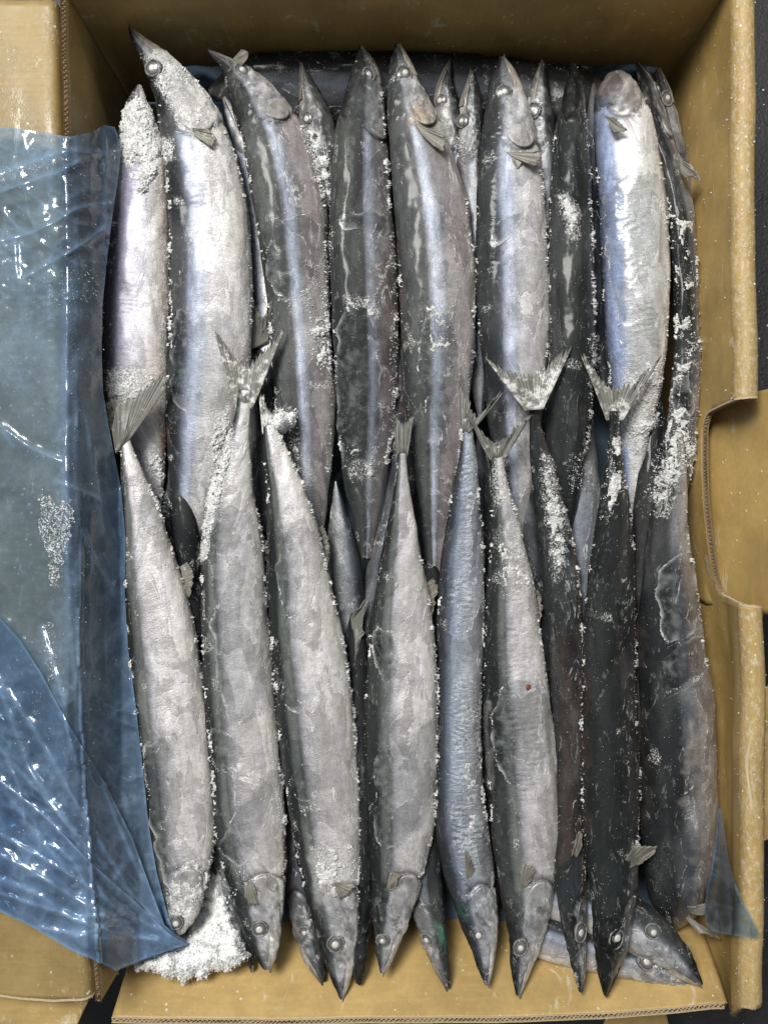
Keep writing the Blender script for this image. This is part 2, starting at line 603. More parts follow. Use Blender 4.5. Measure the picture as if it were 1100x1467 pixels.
box = thing('cardboard_box', 'brown corrugated cardboard carton standing open, packed with two rows of frozen fish', 'box', (0, 0, fz))
UP = np.array([0, 0, -fz])
ZR = 0.035
XR, YB, YT = 0.1510, -0.2195, 0.231


def right_prof(q, off=0.0, out=0.014):
    """q = length up the wall in m from z=-0.066; then a round bend outward and down"""
    zb = -0.066; H = ZR - zb; R = 0.0050
    q = np.asarray(q)
    th = np.clip((q - H) / R, 0, math.pi * .94)
    rest = np.clip(q - H - R * math.pi * .94, 0, None)
    x = XR + off + np.where(q < H, 0, R * (1 - np.cos(th))) + rest * .19
    z = zb + np.minimum(q, H) + np.where(q < H, 0, R * np.sin(th)) - rest * .98
    return x, z


ny0, ny1 = -0.0395, 0.0475       # hand hole
Hq = 0.101
notch_q = 0.066
r = 0.010


def arc(cx, cy, r, a0, a1, n=7):
    return [(cx + r * math.cos(math.radians(a0 + (a1 - a0) * i / (n - 1))), cy + r * math.sin(math.radians(a0 + (a1 - a0) * i / (n - 1)))) for i in range(n)]


qmax = Hq + 0.030
notch = [(ny0 - .003, qmax), (ny0 + .0, Hq - .012)] + arc(ny0 + r, notch_q + r, r, 180, 270) + arc(ny1 - r, notch_q + r, r, 270, 360) + [(ny1 + .001, Hq - .012), (ny1 + .003, qmax)]
poly = [(YB - .014, 0), (YB - .012, .082), (-.2200, .097), (-.2145, .104), (-.2125, qmax)] + notch + [(YT, qmax), (YT, 0)]
poly_mm = [(a * 1000, b * 1000) for a, b in poly]


def wob(y, seed, amp=0.0012):
    return (fbm(y * 14, y * 0 + seed, seed, 3) - .5) * 2 * amp


def right_fn(y, q):
    y = y / 1000; q = q / 1000
    x, z = right_prof(q)
    bulge = np.where(q < Hq, 1, .6) * 0.004 * np.sin((y - YB) / (YT - YB) * math.pi) * (q / Hq)
    low = sstep(.03, -.09, y)
    x = x + wob(y, 3) + bulge * 0.3 + low * (.0035 + .0075 * np.exp(-((q - .062) / .026) ** 2) * (q < .101) * np.clip((.101 - q) / .02, 0, 1)) + (fbm(y * 40, q * 60, 5) - .5) * .0009
    return np.stack([x, y, z + np.where(q > Hq - .004, wob(y, 9, .0008), 0)], 1) + UP


def right_rime(y, q):
    return sstep(Hq * 1000 - 9, Hq * 1000 + 1, q) * .52


board('wall', poly_mm, right_fn, CARD_IN, box, 2.2, rime=right_rime)
# cut edge of the hand hole
pp = resample([(a * 1000, b * 1000) for a, b in notch], 1.0)
E = right_fn(pp[:, 0], pp[:, 1])
E2 = right_fn(pp[:, 0], pp[:, 1]) - np.array([0.001, 0, 0])
xq, zq = right_prof(pp[:, 1] / 1000); xq2, zq2 = right_prof(pp[:, 1] / 1000 + .0005)
nr = np.stack([zq2 - zq, 0 * xq, -(xq2 - xq)], 1); nr /= np.linalg.norm(nr, axis=1)[:, None] + 1e-12
ribbon('fluting', E + nr * .0012, nr, .0024, box)


# tongue pushed out behind the hand hole
def tongue_fn(y, q):
    y = y / 1000; q = q / 1000
    x, z = right_prof(q, 0.0065)
    lean = np.clip(q - .055, 0, 1) * 0.26
    x = x + lean + (fbm(y * 60, q * 50, 8) - .5) * .0009
    return np.stack([x, y, z + .0015 * np.clip((q - .09) / .02, 0, 1)], 1) + UP


def tongue_rime(y, q):
    a = np.exp(-((q - 76 + 3 * fbm(y * .06, y * 0, 4)) / 3.2) ** 2) * .42 * sstep(.35, .6, fbm(y * .05, q * .02, 21))
    b = np.exp(-((q - 101.5) / 1.9) ** 2) * .62
    return np.maximum(a, b)


board('hand_hole_flap', [(-45, 40), (-45, 135), (54, 135), (54, 40)], tongue_fn, CARD_IN, box, 2.5, rime=tongue_rime)


# bottom wall of the picture: raw cut edge at the top
def bow(x):
    return -0.0015 * np.clip(1 - (x / .16) ** 2, 0, 1) + .006 * np.clip((x - 0.05) / .1, 0, 1) ** 2


def bot_fn(x, q):
    x = x / 1000; q = q / 1000
    f = q / .101
    y = -(.197 + .0335 * f ** 1.6) + bow(x) * f + wob(x, 17, .0006) * f + (fbm(x * 50, q * 60, 12) - .5) * .0008
    return np.stack([x, y, -0.066 + .082 * f + wob(x, 13, .0012) * f], 1) + UP


XLb = -0.1205
board('wall', [(XLb * 1000, 0), (XLb * 1000 - 4, 101), (157, 101), (160, 0)], bot_fn, CARD, box, 2.5, flip=False,
      rime=lambda x, q: sstep(94, 102, q) * .40)
ex = np.arange(XLb * 1000 - 4, 157, 2.0)
E = bot_fn(ex, ex * 0 + 101.0)
nr = np.tile([0, 1.0, 0], (len(ex), 1))
ribbon('fluting', E - nr * .0012, nr, .0024, box, .0021, .0004)


# top wall
def top_fn(x, q):
    x = x / 1000; q = q / 1000
    y = YT - .003 * (1 - q / .101) + (fbm(x * 40, q * 40, 14) - .5) * .0012
    return np.stack([x, y, -0.066 + q], 1) + UP


board('wall', [(-146, 0), (-146, 112), (156, 112), (156, 0)], top_fn, CARD_IN, box, 4, flip=True)


# left wall with its flap folded outward
def xl(y):
    return -0.1375 + (0.2 - y) / .4 * .0085 + .0055 * np.clip((-y - .12) / .09, 0, 1) ** 1.5


def left_fn(y, q):
    y = y / 1000; q = q / 1000
    x = xl(y) + wob(y, 23) + (fbm(y * 40, q * 40, 15) - .5) * .0010
    return np.stack([x, y, -0.066 + q + wob(y, 29, .0010) * (q / .101)], 1) + UP


def left_rime(y, q):
    return sstep(92, 102, q) * .55


board('wall', [(-213, 0), (-213, 101), (226, 101), (226, 0)], left_fn, CARD, box, 2.8, rime=left_rime)
ey = np.arange(-213, 226, 2.0)
E = left_fn(ey, ey * 0 + 101.0)
nr = np.tile([1.0, 0, 0], (len(ey), 1))
ribbon('fluting', E - nr * .0012, nr, .0024, box, .0021, .0004)


# the outer flap: its rounded fold stands beside the raw edge, a dark slot between them
def flap_fn(y, q):
    y = y / 1000; q = q / 1000
    R = .0042
    th = np.clip(q / R, 0, math.pi * .5)
    rest = np.clip(q - R * math.pi * .5, 0, None)
    x = xl(y) - .0062 - R * (1 - np.cos(th)) - rest * .995 + wob(y, 33, .0016)
    z = .0265 + R * np.sin(th) - rest * .05 + (fbm(y * 22, q * 30, 18) - .5) * .004 - .012 * (q < .0005)
    return np.stack([x, y, z], 1) + UP


def flap_rime(y, q):
    a = np.exp(-((q - 6) / 3.0) ** 2) * .45
    b = sstep(.45, .66, fbm(y * .09, q * .10, 31)) * .52 * (y > 150)
    return np.maximum(a, b)


board('flap', [(-214, 0), (-216, 20), (-212, 90), (226, 90), (226, 0)], flap_fn, CARD_OUT, box, 2.4, rime=flap_rime)
eq = np.arange(0, 90, 1.5)
ey = np.interp(eq, [0, 20, 90], [-214, -216, -212])
E = flap_fn(ey, eq)
E2 = flap_fn(ey, eq + .5)
tv = E2 - E
nr = np.stack([tv[:, 2], 0 * tv[:, 0], -tv[:, 0]], 1); nr /= np.linalg.norm(nr, axis=1)[:, None] + 1e-12
ribbon('fluting', E - nr * .0012, nr, .0024, box, .0021, .0004)


# a lower flap showing past the left flap
def low_fn(x, y):
    p = np.stack(P(x, y, 0.018), 1) if False else np.stack([(x - 550) * PX * (D - .020) / D, (733.5 - y) * PX * (D - .020) / D, .020 + (fbm(x * .03, y * .05, 3) - .5) * .003], 1)
    return p + UP


board('flap', [(-60, 1370), (100, 1400), (128, 1432), (95, 1500), (-60, 1500)], low_fn, CARD, box, 8, rime=lambda x, y: sstep(.45, .7, fbm(x * .03, y * .05, 6)) * .6)
# base
obj('base', make_mesh('base', [(-.139, YB + .012, .0035), (.152, YB + .012, .0035), (.152, YT - .004, .0035), (-.139, YT - .004, .0035)], [(0, 1, 2, 3)], CARD), box)

# ------------------------------------------------------------------ fish
S_MM = 0.001
STY = {
    # (v from back to belly, colour)
    'lower': [(0, (.012, .014, .015)), (.15, (.016, .019, .019)), (.19, (.075, .085, .08)), (.27, (.115, .125, .12)), (.305, (.05, .053, .056)), (.34, (.25, .245, .27)),
              (.43, (.46, .445, .46)), (.72, (.60, .575, .57)), (.93, (.63, .60, .55)), (1, (.5, .43, .36))],
    'silver': [(0, (.016, .018, .02)), (.20, (.022, .026, .03)), (.26, (.06, .065, .08)), (.31, (.20, .23, .31)), (.40, (.40, .44, .55)), (.46, (.34, .36, .42)), (.52, (.48, .47, .48)),
               (.8, (.56, .54, .53)), (1, (.56, .50, .45))],
    'mauve': [(0, (.03, .033, .034)), (.15, (.065, .07, .07)), (.29, (.06, .063, .062)), (.32, (.18, .20, .24)), (.36, (.42, .46, .56)), (.44, (.36, .39, .46)), (.48, (.17, .165, .175)),
              (.55, (.26, .235, .24)), (.75, (.34, .30, .30)), (.9, (.42, .37, .34)), (1, (.42, .35, .30))],
    'purple': [(0, (.012, .013, .015)), (.20, (.02, .02, .025)), (.32, (.10, .095, .14)), (.44, (.26, .25, .33)), (.55, (.42, .41, .47)), (.72, (.52, .505, .52)), (.85, (.55, .50, .47)), (1, (.36, .28, .24))],
    'blueback': [(0, (.03, .035, .045)), (.10, (.14, .17, .26)), (.22, (.25, .31, .47)), (.33, (.34, .40, .56)), (.38, (.46, .48, .53)), (.5, (.47, .47, .47)), (.85, (.54, .525, .50)), (1, (.58, .52, .46))],
    'dark': [(0, (.014, .017, .017)), (.25, (.018, .021, .022)), (.36, (.03, .034, .037)), (.42, (.05, .06, .07)), (.50, (.045, .05, .058)), (.56, (.075, .062, .055)), (.8, (.10, .075, .062)), (1, (.12, .09, .075))],
    'steel': [(0, (.013, .015, .018)), (.12, (.03, .035, .045)), (.22, (.10, .12, .16)), (.34, (.22, .25, .31)), (.5, (.34, .37, .42)), (.7, (.38, .40, .43)), (.9, (.33, .33, .34)), (1, (.22, .20, .19))],
    'slate': [(0, (.010, .012, .013)), (.30, (.014, .016, .018)), (.335, (.05, .06, .075)), (.42, (.075, .09, .115)), (.485, (.07, .08, .10)), (.52, (.16, .145, .145)), (.7, (.27, .245, .235)), (.88, (.36, .33, .31)), (1, (.36, .31, .27))],
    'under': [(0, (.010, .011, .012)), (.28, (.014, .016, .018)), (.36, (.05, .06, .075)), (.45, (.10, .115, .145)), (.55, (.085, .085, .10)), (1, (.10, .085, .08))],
}
ALL = []
FISH = []
CLEAR = []          # outlines of clear ice films (photograph pixels), filled below


class Fish:
    pass


def fish(label, rows, z, back=-1, roll=12, style='lower', eye=None, gill=165, detail=2, k=0.62, horiz=False, ripple=.28, frost=.0, metal=.30,
         tone=1.0, head=True, fins=(), seed=None, group='frozen fish packed in the carton', haze=.25, jaw=True):
    """rows: (y, x left, x right) from the snout to the tail in photograph pixels, or (x, y, half width) with horiz; z: [(row fraction 0..1, mm)]"""
    f = Fish()
    f.label = label; f.seed = seed if seed is not None else 3.1 * len(FISH) + 1
    rows = np.array(rows, float)
    if horiz:
        cx, cy, hw = rows[:, 0], rows[:, 1], rows[:, 2]
    else:
        cy = rows[:, 0]; cx = (rows[:, 1] + rows[:, 2]) / 2; hw = (rows[:, 2] - rows[:, 1]) / 2
    d = np.r_[0, np.cumsum(np.hypot(np.diff(cx), np.diff(cy)))]
    L = d[-1]
    ds = (2.4, 3.2, 5.0)[2 - detail]
    ns = int(L / ds)
    # denser at the snout
    s = np.linspace(0, L, ns)
    # smooth interpolation (monotone enough): linear then blur
    def itp(a):
        fine = np.linspace(0, L, int(L / 2) + 1)
        b = np.interp(fine, d, a)
        kk = np.hanning(25); kk /= kk.sum()
        pad = np.r_[2 * b[0] - b[1:13][::-1], b, 2 * b[-1] - b[-13:-1][::-1]]
        return np.interp(s, fine, np.convolve(pad, kk, 'valid'))
    cx = itp(cx); cy = itp(cy)
    hw = np.maximum(itp(hw), 1.2)
    tx = np.gradient(cx, s); ty = np.gradient(cy, s)
    tn = np.hypot(tx, ty); tx /= tn; ty /= tn
    if detail == 1:
        hw = hw * np.clip((L - s + 3) / 70, 0.05, 1) ** .55
        if not head:
            hw = hw * np.clip((s + 3) / 70, 0.05, 1) ** .55
        hw = np.maximum(hw, 1.2)
    if not horiz:
        hw = hw * np.clip(np.abs(ty), .6, 1)
    # round the snout and the tail stump a little
    zz = np.interp(s / L, [a for a, b in z], [b for a, b in z]) * S_MM
    kk = np.hanning(41); kk /= kk.sum()
    zz = np.convolve(np.r_[np.full(20, zz[0]), zz, np.full(20, zz[-1])], kk, 'valid')
    scl = PX * (D - zz) / D
    C = np.stack([(cx - 550) * scl, (733.5 - cy) * scl, zz], 1)
    # across direction in the picture
    Sx = -(-ty); Sy = -tx * -1
    Sv = np.stack([ty, tx, 0 * tx], 1)      # perpendicular to (tx,-ty) in scene axes
    if horiz:
        sg = np.where(Sv[:, 1] < 0, -1, 1)
    else:
        sg = np.where(Sv[:, 0] < 0, -1, 1)
    Sv *= sg[:, None]
    ph = np.radians(roll)
    if np.ndim(roll):
        ph = np.interp(s / L, [a for a, b in roll], [math.radians(b) for a, b in roll])
    else:
        ph = np.full(ns, math.radians(roll))
    kb = k * (1 - .25 * np.exp(-s / 60.0))
    a = hw * scl / np.sqrt(np.cos(ph) ** 2 + kb ** 2 * np.sin(ph) ** 2)
    b = a * kb
    Zu = np.array([0, 0, 1.0])
    Dd = np.cos(ph)[:, None] * back * Sv + np.sin(ph)[:, None] * Zu
    Ld = np.cos(ph)[:, None] * Zu - np.sin(ph)[:, None] * back * Sv
    f.s, f.C, f.a, f.b, f.Dd, f.Ld, f.L, f.scl = s, C, a, b, Dd, Ld, L, scl
    f.back = back; f.head = head; f.gill = gill
    f.T = np.gradient(C, axis=0); f.T /= np.linalg.norm(f.T, axis=1)[:, None]
    nt = (72, 52, 28)[2 - detail]
    t = np.linspace(0, 2 * math.pi, nt, endpoint=False)
    ct, st = np.cos(t), np.sin(t)
    pw = 0.90
    ctp = np.sign(ct) * np.abs(ct) ** pw; stp = np.sign(st) * np.abs(st) ** pw
    s2 = np.repeat(s[:, None], nt, 1); t2 = np.repeat(t[None], ns, 0)
    v = (1 - np.cos(t2)) / 2
    w2 = np.where(t2 > math.pi, t2 - 2 * math.pi, t2) * (a / scl)[:, None] * .85
    sd = f.seed
    # surface relief, in metres
    disp = (fbm(s2 / 75, w2 / 34, sd) - .5) * .0022 + (fbm(s2 / 24, w2 / 15, sd + 4) - .5) * .0006
    rp = sstep(.35, .65, fbm(s2 / 120, w2 / 60, sd + 9)) * ripple
    disp = disp + rp * (.00018 + .00016 * (ripple >= 1)) * np.sin((s2 + 22 * fbm(s2 / 30, w2 / 12, sd + 2)) / 6.5 * 2 * math.pi + w2 / 7.0) * np.clip(2.2 * fbm(s2 / 16, w2 / 14, sd + 6) - .6, 0, 2)
    hm = np.zeros_like(s2)
    if head:
        ge = gill + 16 * np.sin(np.clip((v - .25) / .7, 0, 1) * math.pi) - 8      # curved rear edge of the gill cover
        hm = sstep(4, -4, s2 - ge)
        f.ge = lambda vv: gill + 16 * np.sin(np.clip((vv - .25) / .7, 0, 1) * math.pi) - 8
        vm = sstep(.26, .34, v)
        disp = disp - .0009 * np.exp(-((s2 - ge - 3) / 4.0) ** 2) * vm
        # mouth slit
        vmouth = .60 + .10 * np.clip(s2 / 55, 0, 1)
        disp = disp - .0007 * np.exp(-((v - vmouth) / .035) ** 2) * sstep(62, 45, s2) * sstep(0, 8, s2)
        # bony ridges on the head
        disp = disp + hm * ((fbm(s2 / 11, w2 / 8, sd + 31) - .5) * .0013 + (fbm(s2 / 4, w2 / 4, sd + 37) - .5) * .0004)
    disp = disp * np.clip(a / .006, .1, 1)[:, None]
    aa = a[:, None] + disp; bb = b[:, None] + disp
    co = C[:, None] + (aa * ctp)[..., None] * Dd[:, None] + (bb * stp)[..., None] * Ld[:, None]
    f.co = co
    px, py = to_px(co)
    # ---- colour
    vp = v + .05 * (fbm(s2 / 55, w2 / 22, sd + 50) - .5) + .02 * (fbm(s2 / 9, w2 / 6, sd + 60) - .5)
    stops = STY[style]
    col = np.stack([np.interp(vp, [q[0] for q in stops], [q[1][c] for q in stops]) for c in range(3)], -1)
    if head and detail > 0:
        cheek = np.stack([np.interp(vp, [0, .2, .30, .36, .6, 1], q) for q in ([.012, .02, .05, .22, .30, .42], [.014, .023, .055, .225, .30, .40], [.014, .024, .06, .24, .31, .37])], -1)
        mott = .25 + 1.5 * fbm(s2 / 13, w2 / 8, sd + 70, 4)
        mott = mott * (1 - .55 * sstep(.58, .70, fbm(s2 / 16, w2 / 9, sd + 74))) + .6 * sstep(.66, .78, fbm(s2 / 10, w2 / 7, sd + 78))
        cheek = cheek * mott[..., None]
        if style in ('dark', 'under', 'slate'):
            cheek = cheek * (.34 if style == 'under' else .5)
            cheek = cheek + .30 * (sstep(.62, .74, fbm(s2 / 9, w2 / 5, sd + 79)) * np.exp(-((v - .48) / .22) ** 2))[..., None]
        snout = sstep(46, 16, s2 + 14 * (fbm(s2 / 9, w2 / 6, sd + 81) - .5))[..., None] * (v < .62)[..., None]  # darker snout tip: its own dark colour plus painted shade
        cheek = cheek * (1 - .80 * snout)
        col = col * (1 - .85 * hm[..., None]) + cheek * .85 * hm[..., None]
        slit = np.exp(-((v - vmouth) / .022) ** 2) * sstep(58, 46, s2)
        col = col * (1 - .85 * slit[..., None])
        col = np.where(((s2 < 62) & (v > .66))[..., None], col * .4 + .6 * (.5 + .5 * sstep(4, 26, s2)[..., None]) * np.array([.38, .35, .31]) * (.6 + .7 * fbm(s2 / 8, w2 / 8, sd)[..., None]), col)
        # dark seam behind the gill cover
        seam = np.exp(-((s2 - ge - 2.5) / 2.6) ** 2) * vm
        col = col * (1 - .75 * seam[..., None])
    if detail > 0:
        col = colspots(px, py, col)
    hz = sstep(.42, .72, fbm(s2 / 90, w2 / 35, sd + 80)) * haze * (.18 + .82 * sstep(.2, .45, v))
    clear = np.zeros_like(s2)
    for poly in CLEAR:
        q = np.array(poly); x0, y0 = q.min(0); x1, y1 = q.max(0)
        if px.max() < x0 or px.min() > x1 or py.max() < y0 or py.min() > y1:
            continue
        clear = np.maximum(clear, in_poly(px, py, poly) * 1.0)
    hz = hz * (1 - clear)
    col = col * (1 - hz[..., None]) + np.array([.50, .50, .495]) * hz[..., None]
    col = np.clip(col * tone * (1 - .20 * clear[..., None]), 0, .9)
    # ---- frost whitening: belly side seam and patches
    fr = sstep(.70, .98, v) * sstep(.34, .62, fbm(s2 / 35, w2 / 20, sd + 90)) * .55
    fr = np.maximum(fr, sstep(.68, .80, fbm(s2 / 26, w2 / 22, sd + 95)) * .42) + frost * .3
    fr = np.maximum(fr, FROSTMAP(px, py) * sstep(-.25, .3, np.sin(t2 - 0.0) * np.cos(ph)[:, None] + np.cos(t2) * np.sin(ph)[:, None]))
    fr = fr * (1 - .9 * clear)
    mt = (metal * sstep(.22, .42, vp) + .05) * (1 - .5 * hz) * (1 - .5 * hm)
    fc = np.stack([s2 / 100, w2 / 100, np.full_like(s2, sd * 1.7)], -1)
    n = ns * nt
    i, j = np.meshgrid(np.arange(ns - 1), np.arange(nt), indexing='ij')
    j2 = (j + 1) % nt
    F = np.stack([i * nt + j, i * nt + j2, (i + 1) * nt + j2, (i + 1) * nt + j], -1).reshape(-1, 4)
    # orientation
    det = np.dot(np.cross(Dd[ns // 2], Ld[ns // 2]), f.T[ns // 2])
    if det > 0:
        F = F[:, ::-1]
    V = co.reshape(-1, 3)
    f.col = col; f.sub = (co[::2, ::2] if detail == 2 else co)
    base = np.array([C[:, 0].mean(), C[:, 1].mean(), V[:, 2].min()])
    f.base = base
    f.root = thing('frozen_fish', label, 'fish', base, group)
    # end caps
    tip = C[0] - f.T[0] * .0006; end = C[-1] + f.T[-1] * .0006
    V = np.vstack([V, tip, end]) - base
    cap = [(n, (jj + 1) % nt, jj, jj) for jj in range(nt)]
    cap2 = [(n + 1, (ns - 1) * nt + jj, (ns - 1) * nt + (jj + 1) % nt) for jj in range(nt)]
    def ext(x):
        x = x.reshape(n, -1)
        return np.vstack([x, x[:1], x[-1:]])
    me = bpy.data.meshes.new('body')
    me = make_mesh('body', V, F, SKIN, True, {'col': ('COL', ext(col)), 'fc': ('VEC', ext(fc)), 'frost': ('F', ext(fr)), 'ripple': ('F', ext(np.clip(.25 + rp, 0, 1))), 'metal': ('F', ext(mt)), 'wet': ('F', ext(hm * (1 - np.clip(fr * 2, 0, 1))))})
    # caps through bmesh
    bm = bmesh.new(); bm.from_mesh(me); bm.verts.ensure_lookup_table()
    for tri in cap:
        a3 = [bm.verts[tri[0]], bm.verts[tri[1]], bm.verts[tri[2]]]
        bm.faces.new(a3 if det <= 0 else a3[::-1])
    for tri in cap2:
        a3 = [bm.verts[q] for q in tri]
        bm.faces.new(a3 if det <= 0 else a3[::-1])
    for q in bm.faces: q.smooth = True
    bm.to_mesh(me); bm.free()
    f.body = obj('body', me, f.root)
    f.eye = eye; f.detail = detail; f.grains = []; f.fins = fins; f.jaw = jaw; f.style = style
    f.roll = roll
    FISH.append(f)
    return f


def surf(f, s, t, off=0.0):
    """point on a fish at arc length s (px) and section angle t, plus outward normal"""
    s = np.asarray(s, float); t = np.asarray(t, float)
    sc = np.clip(s, 0, f.L)
    def it(A):
        return np.stack([np.interp(sc, f.s, A[:, k]) for k in range(3)], -1)
    C = it(f.C); Dd = it(f.Dd); Ld = it(f.Ld); T = it(f.T)
    a = np.interp(sc, f.s, f.a); b = np.interp(sc, f.s, f.b)
    ct = np.sign(np.cos(t)) * np.abs(np.cos(t)) ** .9; st = np.sign(np.sin(t)) * np.abs(np.sin(t)) ** .9
    p = C + (a * ct)[..., None] * Dd + (b * st)[..., None] * Ld
    n = (np.cos(t) / a)[..., None] * Dd + (np.sin(t) / b)[..., None] * Ld
    n /= np.linalg.norm(n, axis=-1)[..., None]
    return p + n * (np.asarray(off)[..., None] if np.ndim(off) else off), n


# outlines of frost-covered areas: (outline, strength)
FROST_AREAS = [
    ([(178, 150), (195, 130), (215, 150), (228, 200), (236, 250), (215, 265), (205, 230), (185, 250), (172, 220)], .62),
    ([(200, 75), (225, 65), (270, 105), (300, 150), (318, 190), (300, 215), (265, 195), (225, 130)], .48),
    ([(228, 195), (250, 195), (255, 230), (235, 240)], .55),
    ([(150, 530), (190, 520), (235, 540), (200, 570), (172, 640), (150, 630)], .55),
    ([(300, 600), (330, 570), (340, 640), (322, 710), (300, 800), (280, 815), (292, 700)], .55),
    ([(205, 640), (222, 640), (240, 680), (225, 730), (205, 700)], .5),
    ([(885, 520), (945, 510), (935, 570), (905, 650), (885, 640)], .5),
    ([(955, 560), (1000, 540), (1000, 640), (960, 720), (930, 710), (950, 650)], .36),
    ([(770, 640), (790, 650), (815, 740), (812, 830), (790, 840), (775, 720)], .42),
    ([(795, 280), (812, 268), (832, 300), (830, 345), (815, 350)], .5),
    ([(1000 - 55, 300), (1000, 290), (1002, 420), (975, 440), (955, 380)], .2),
    ([(235, 1240), (290, 1220), (300, 1280), (268, 1335), (240, 1320)], .50),
    ([(440, 1210), (480, 1200), (510, 1240), (500, 1290), (450, 1280)], .42),
    ([(383, 615), (400, 610), (415, 640), (400, 650)], .45),
    ([(700, 760), (735, 730), (765, 800), (768, 850), (720, 860)], .35),
    ([(650, 1000), (690, 1000), (690, 1200), (660, 1210)], .18),
    ([(700, 660), (725, 640), (735, 720), (705, 730)], .45),
    ([(488, 420), (545, 425), (545, 460), (490, 460)], .45),
    ([(490, 630), (545, 640), (540, 690), (495, 690)], .42),
    ([(600, 430), (650, 430), (655, 500), (610, 520)], .33),
    ([(410, 1000), (440, 980), (470, 1000), (440, 1030)], .32),
]


# marks with a colour of their own on the skin: (outline, colour, strength)
COLSPOTS = [
    ([(620, 1318), (634, 1326), (641, 1345), (640, 1362), (630, 1340)], (.015, .10, .065), .8),
    ([(655, 1290), (668, 1300), (672, 1322), (660, 1312)], (.015, .08, .06), .5),
    ([(226, 600), (240, 600), (240, 660), (228, 680)], (.16, .07, .05), .55),
    ([(985, 1040), (1028, 1020), (1028, 1240), (1000, 1270), (990, 1180)], (.46, .42, .39), .5),
    ([(530, 380), (566, 360), (568, 600), (548, 640), (545, 480)], (.14, .085, .085), .6),
    ([(800, 900), (836, 900), (838, 1200), (806, 1230)], (.075, .048, .04), .4),
    ([(895, 900), (917, 900), (919, 1180), (902, 1200)], (.085, .062, .052), .35),
    ([(470, 180), (500, 150), (505, 330), (480, 340)], (.10, .105, .095), .4),
    ([(355, 200), (385, 190), (400, 330), (375, 340)], (.10, .105, .10), .5),
    ([(588, 150), (612, 160), (600, 190), (585, 175)], (.34, .24, .13), .5),
    ([(440, 1225), (455, 1215), (475, 1290), (455, 1300)], (.35, .35, .33), .5),
    ([(846, 150), (852, 112), (870, 100), (890, 106), (912, 130), (918, 150), (890, 140), (868, 138)], (.13, .105, .10), .8),
    ([(872, 147), (880, 145), (881, 151), (874, 151)], (.03, .03, .03), .9),
    ([(855, 160), (880, 168), (915, 160), (915, 164), (880, 173), (854, 164)], (.12, .10, .09), .5),
    ([(690, 1010), (700, 1005), (705, 1130), (695, 1120)], (.30, .30, .30), .4),
]


def colspots(px, py, col):
    for poly, c, st in COLSPOTS:
        q = np.array(poly); x0, y0 = q.min(0) - 34; x1, y1 = q.max(0) + 34
        m = (px > x0) & (px < x1) & (py > y0) & (py < y1)
        if m.any():
            X = px[m]; Y = py[m]
            d, _, _ = near_poly(X, Y, poly)
            d = np.where(in_poly(X, Y, poly), d, -d)
            wd = 5 if np.prod(np.ptp(q, axis=0)) < 3000 else 14
            k = (st * sstep(-wd, wd, d + 3.2 * wd * (fbm(X / 9, Y / 14, 15) - .5)))[:, None]
            col[m] = col[m] * (1 - k) + np.array(c) * k
    return col


def FROSTMAP(px, py):
    r = np.zeros(px.shape)
    for poly, st in FROST_AREAS:
        q = np.array(poly); x0, y0 = q.min(0) - 12; x1, y1 = q.max(0) + 12
        m = (px > x0) & (px < x1) & (py > y0) & (py < y1)
        if not m.any():
            continue
        X = px[m]; Y = py[m]
        d, _, _ = near_poly(X, Y, poly)
        d = np.where(in_poly(X, Y, poly), d, -d)
        r[m] = np.maximum(r[m], st * sstep(-9, 8, d + 14 * (fbm(X / 11, Y / 11, 5) - .5)))
    return r


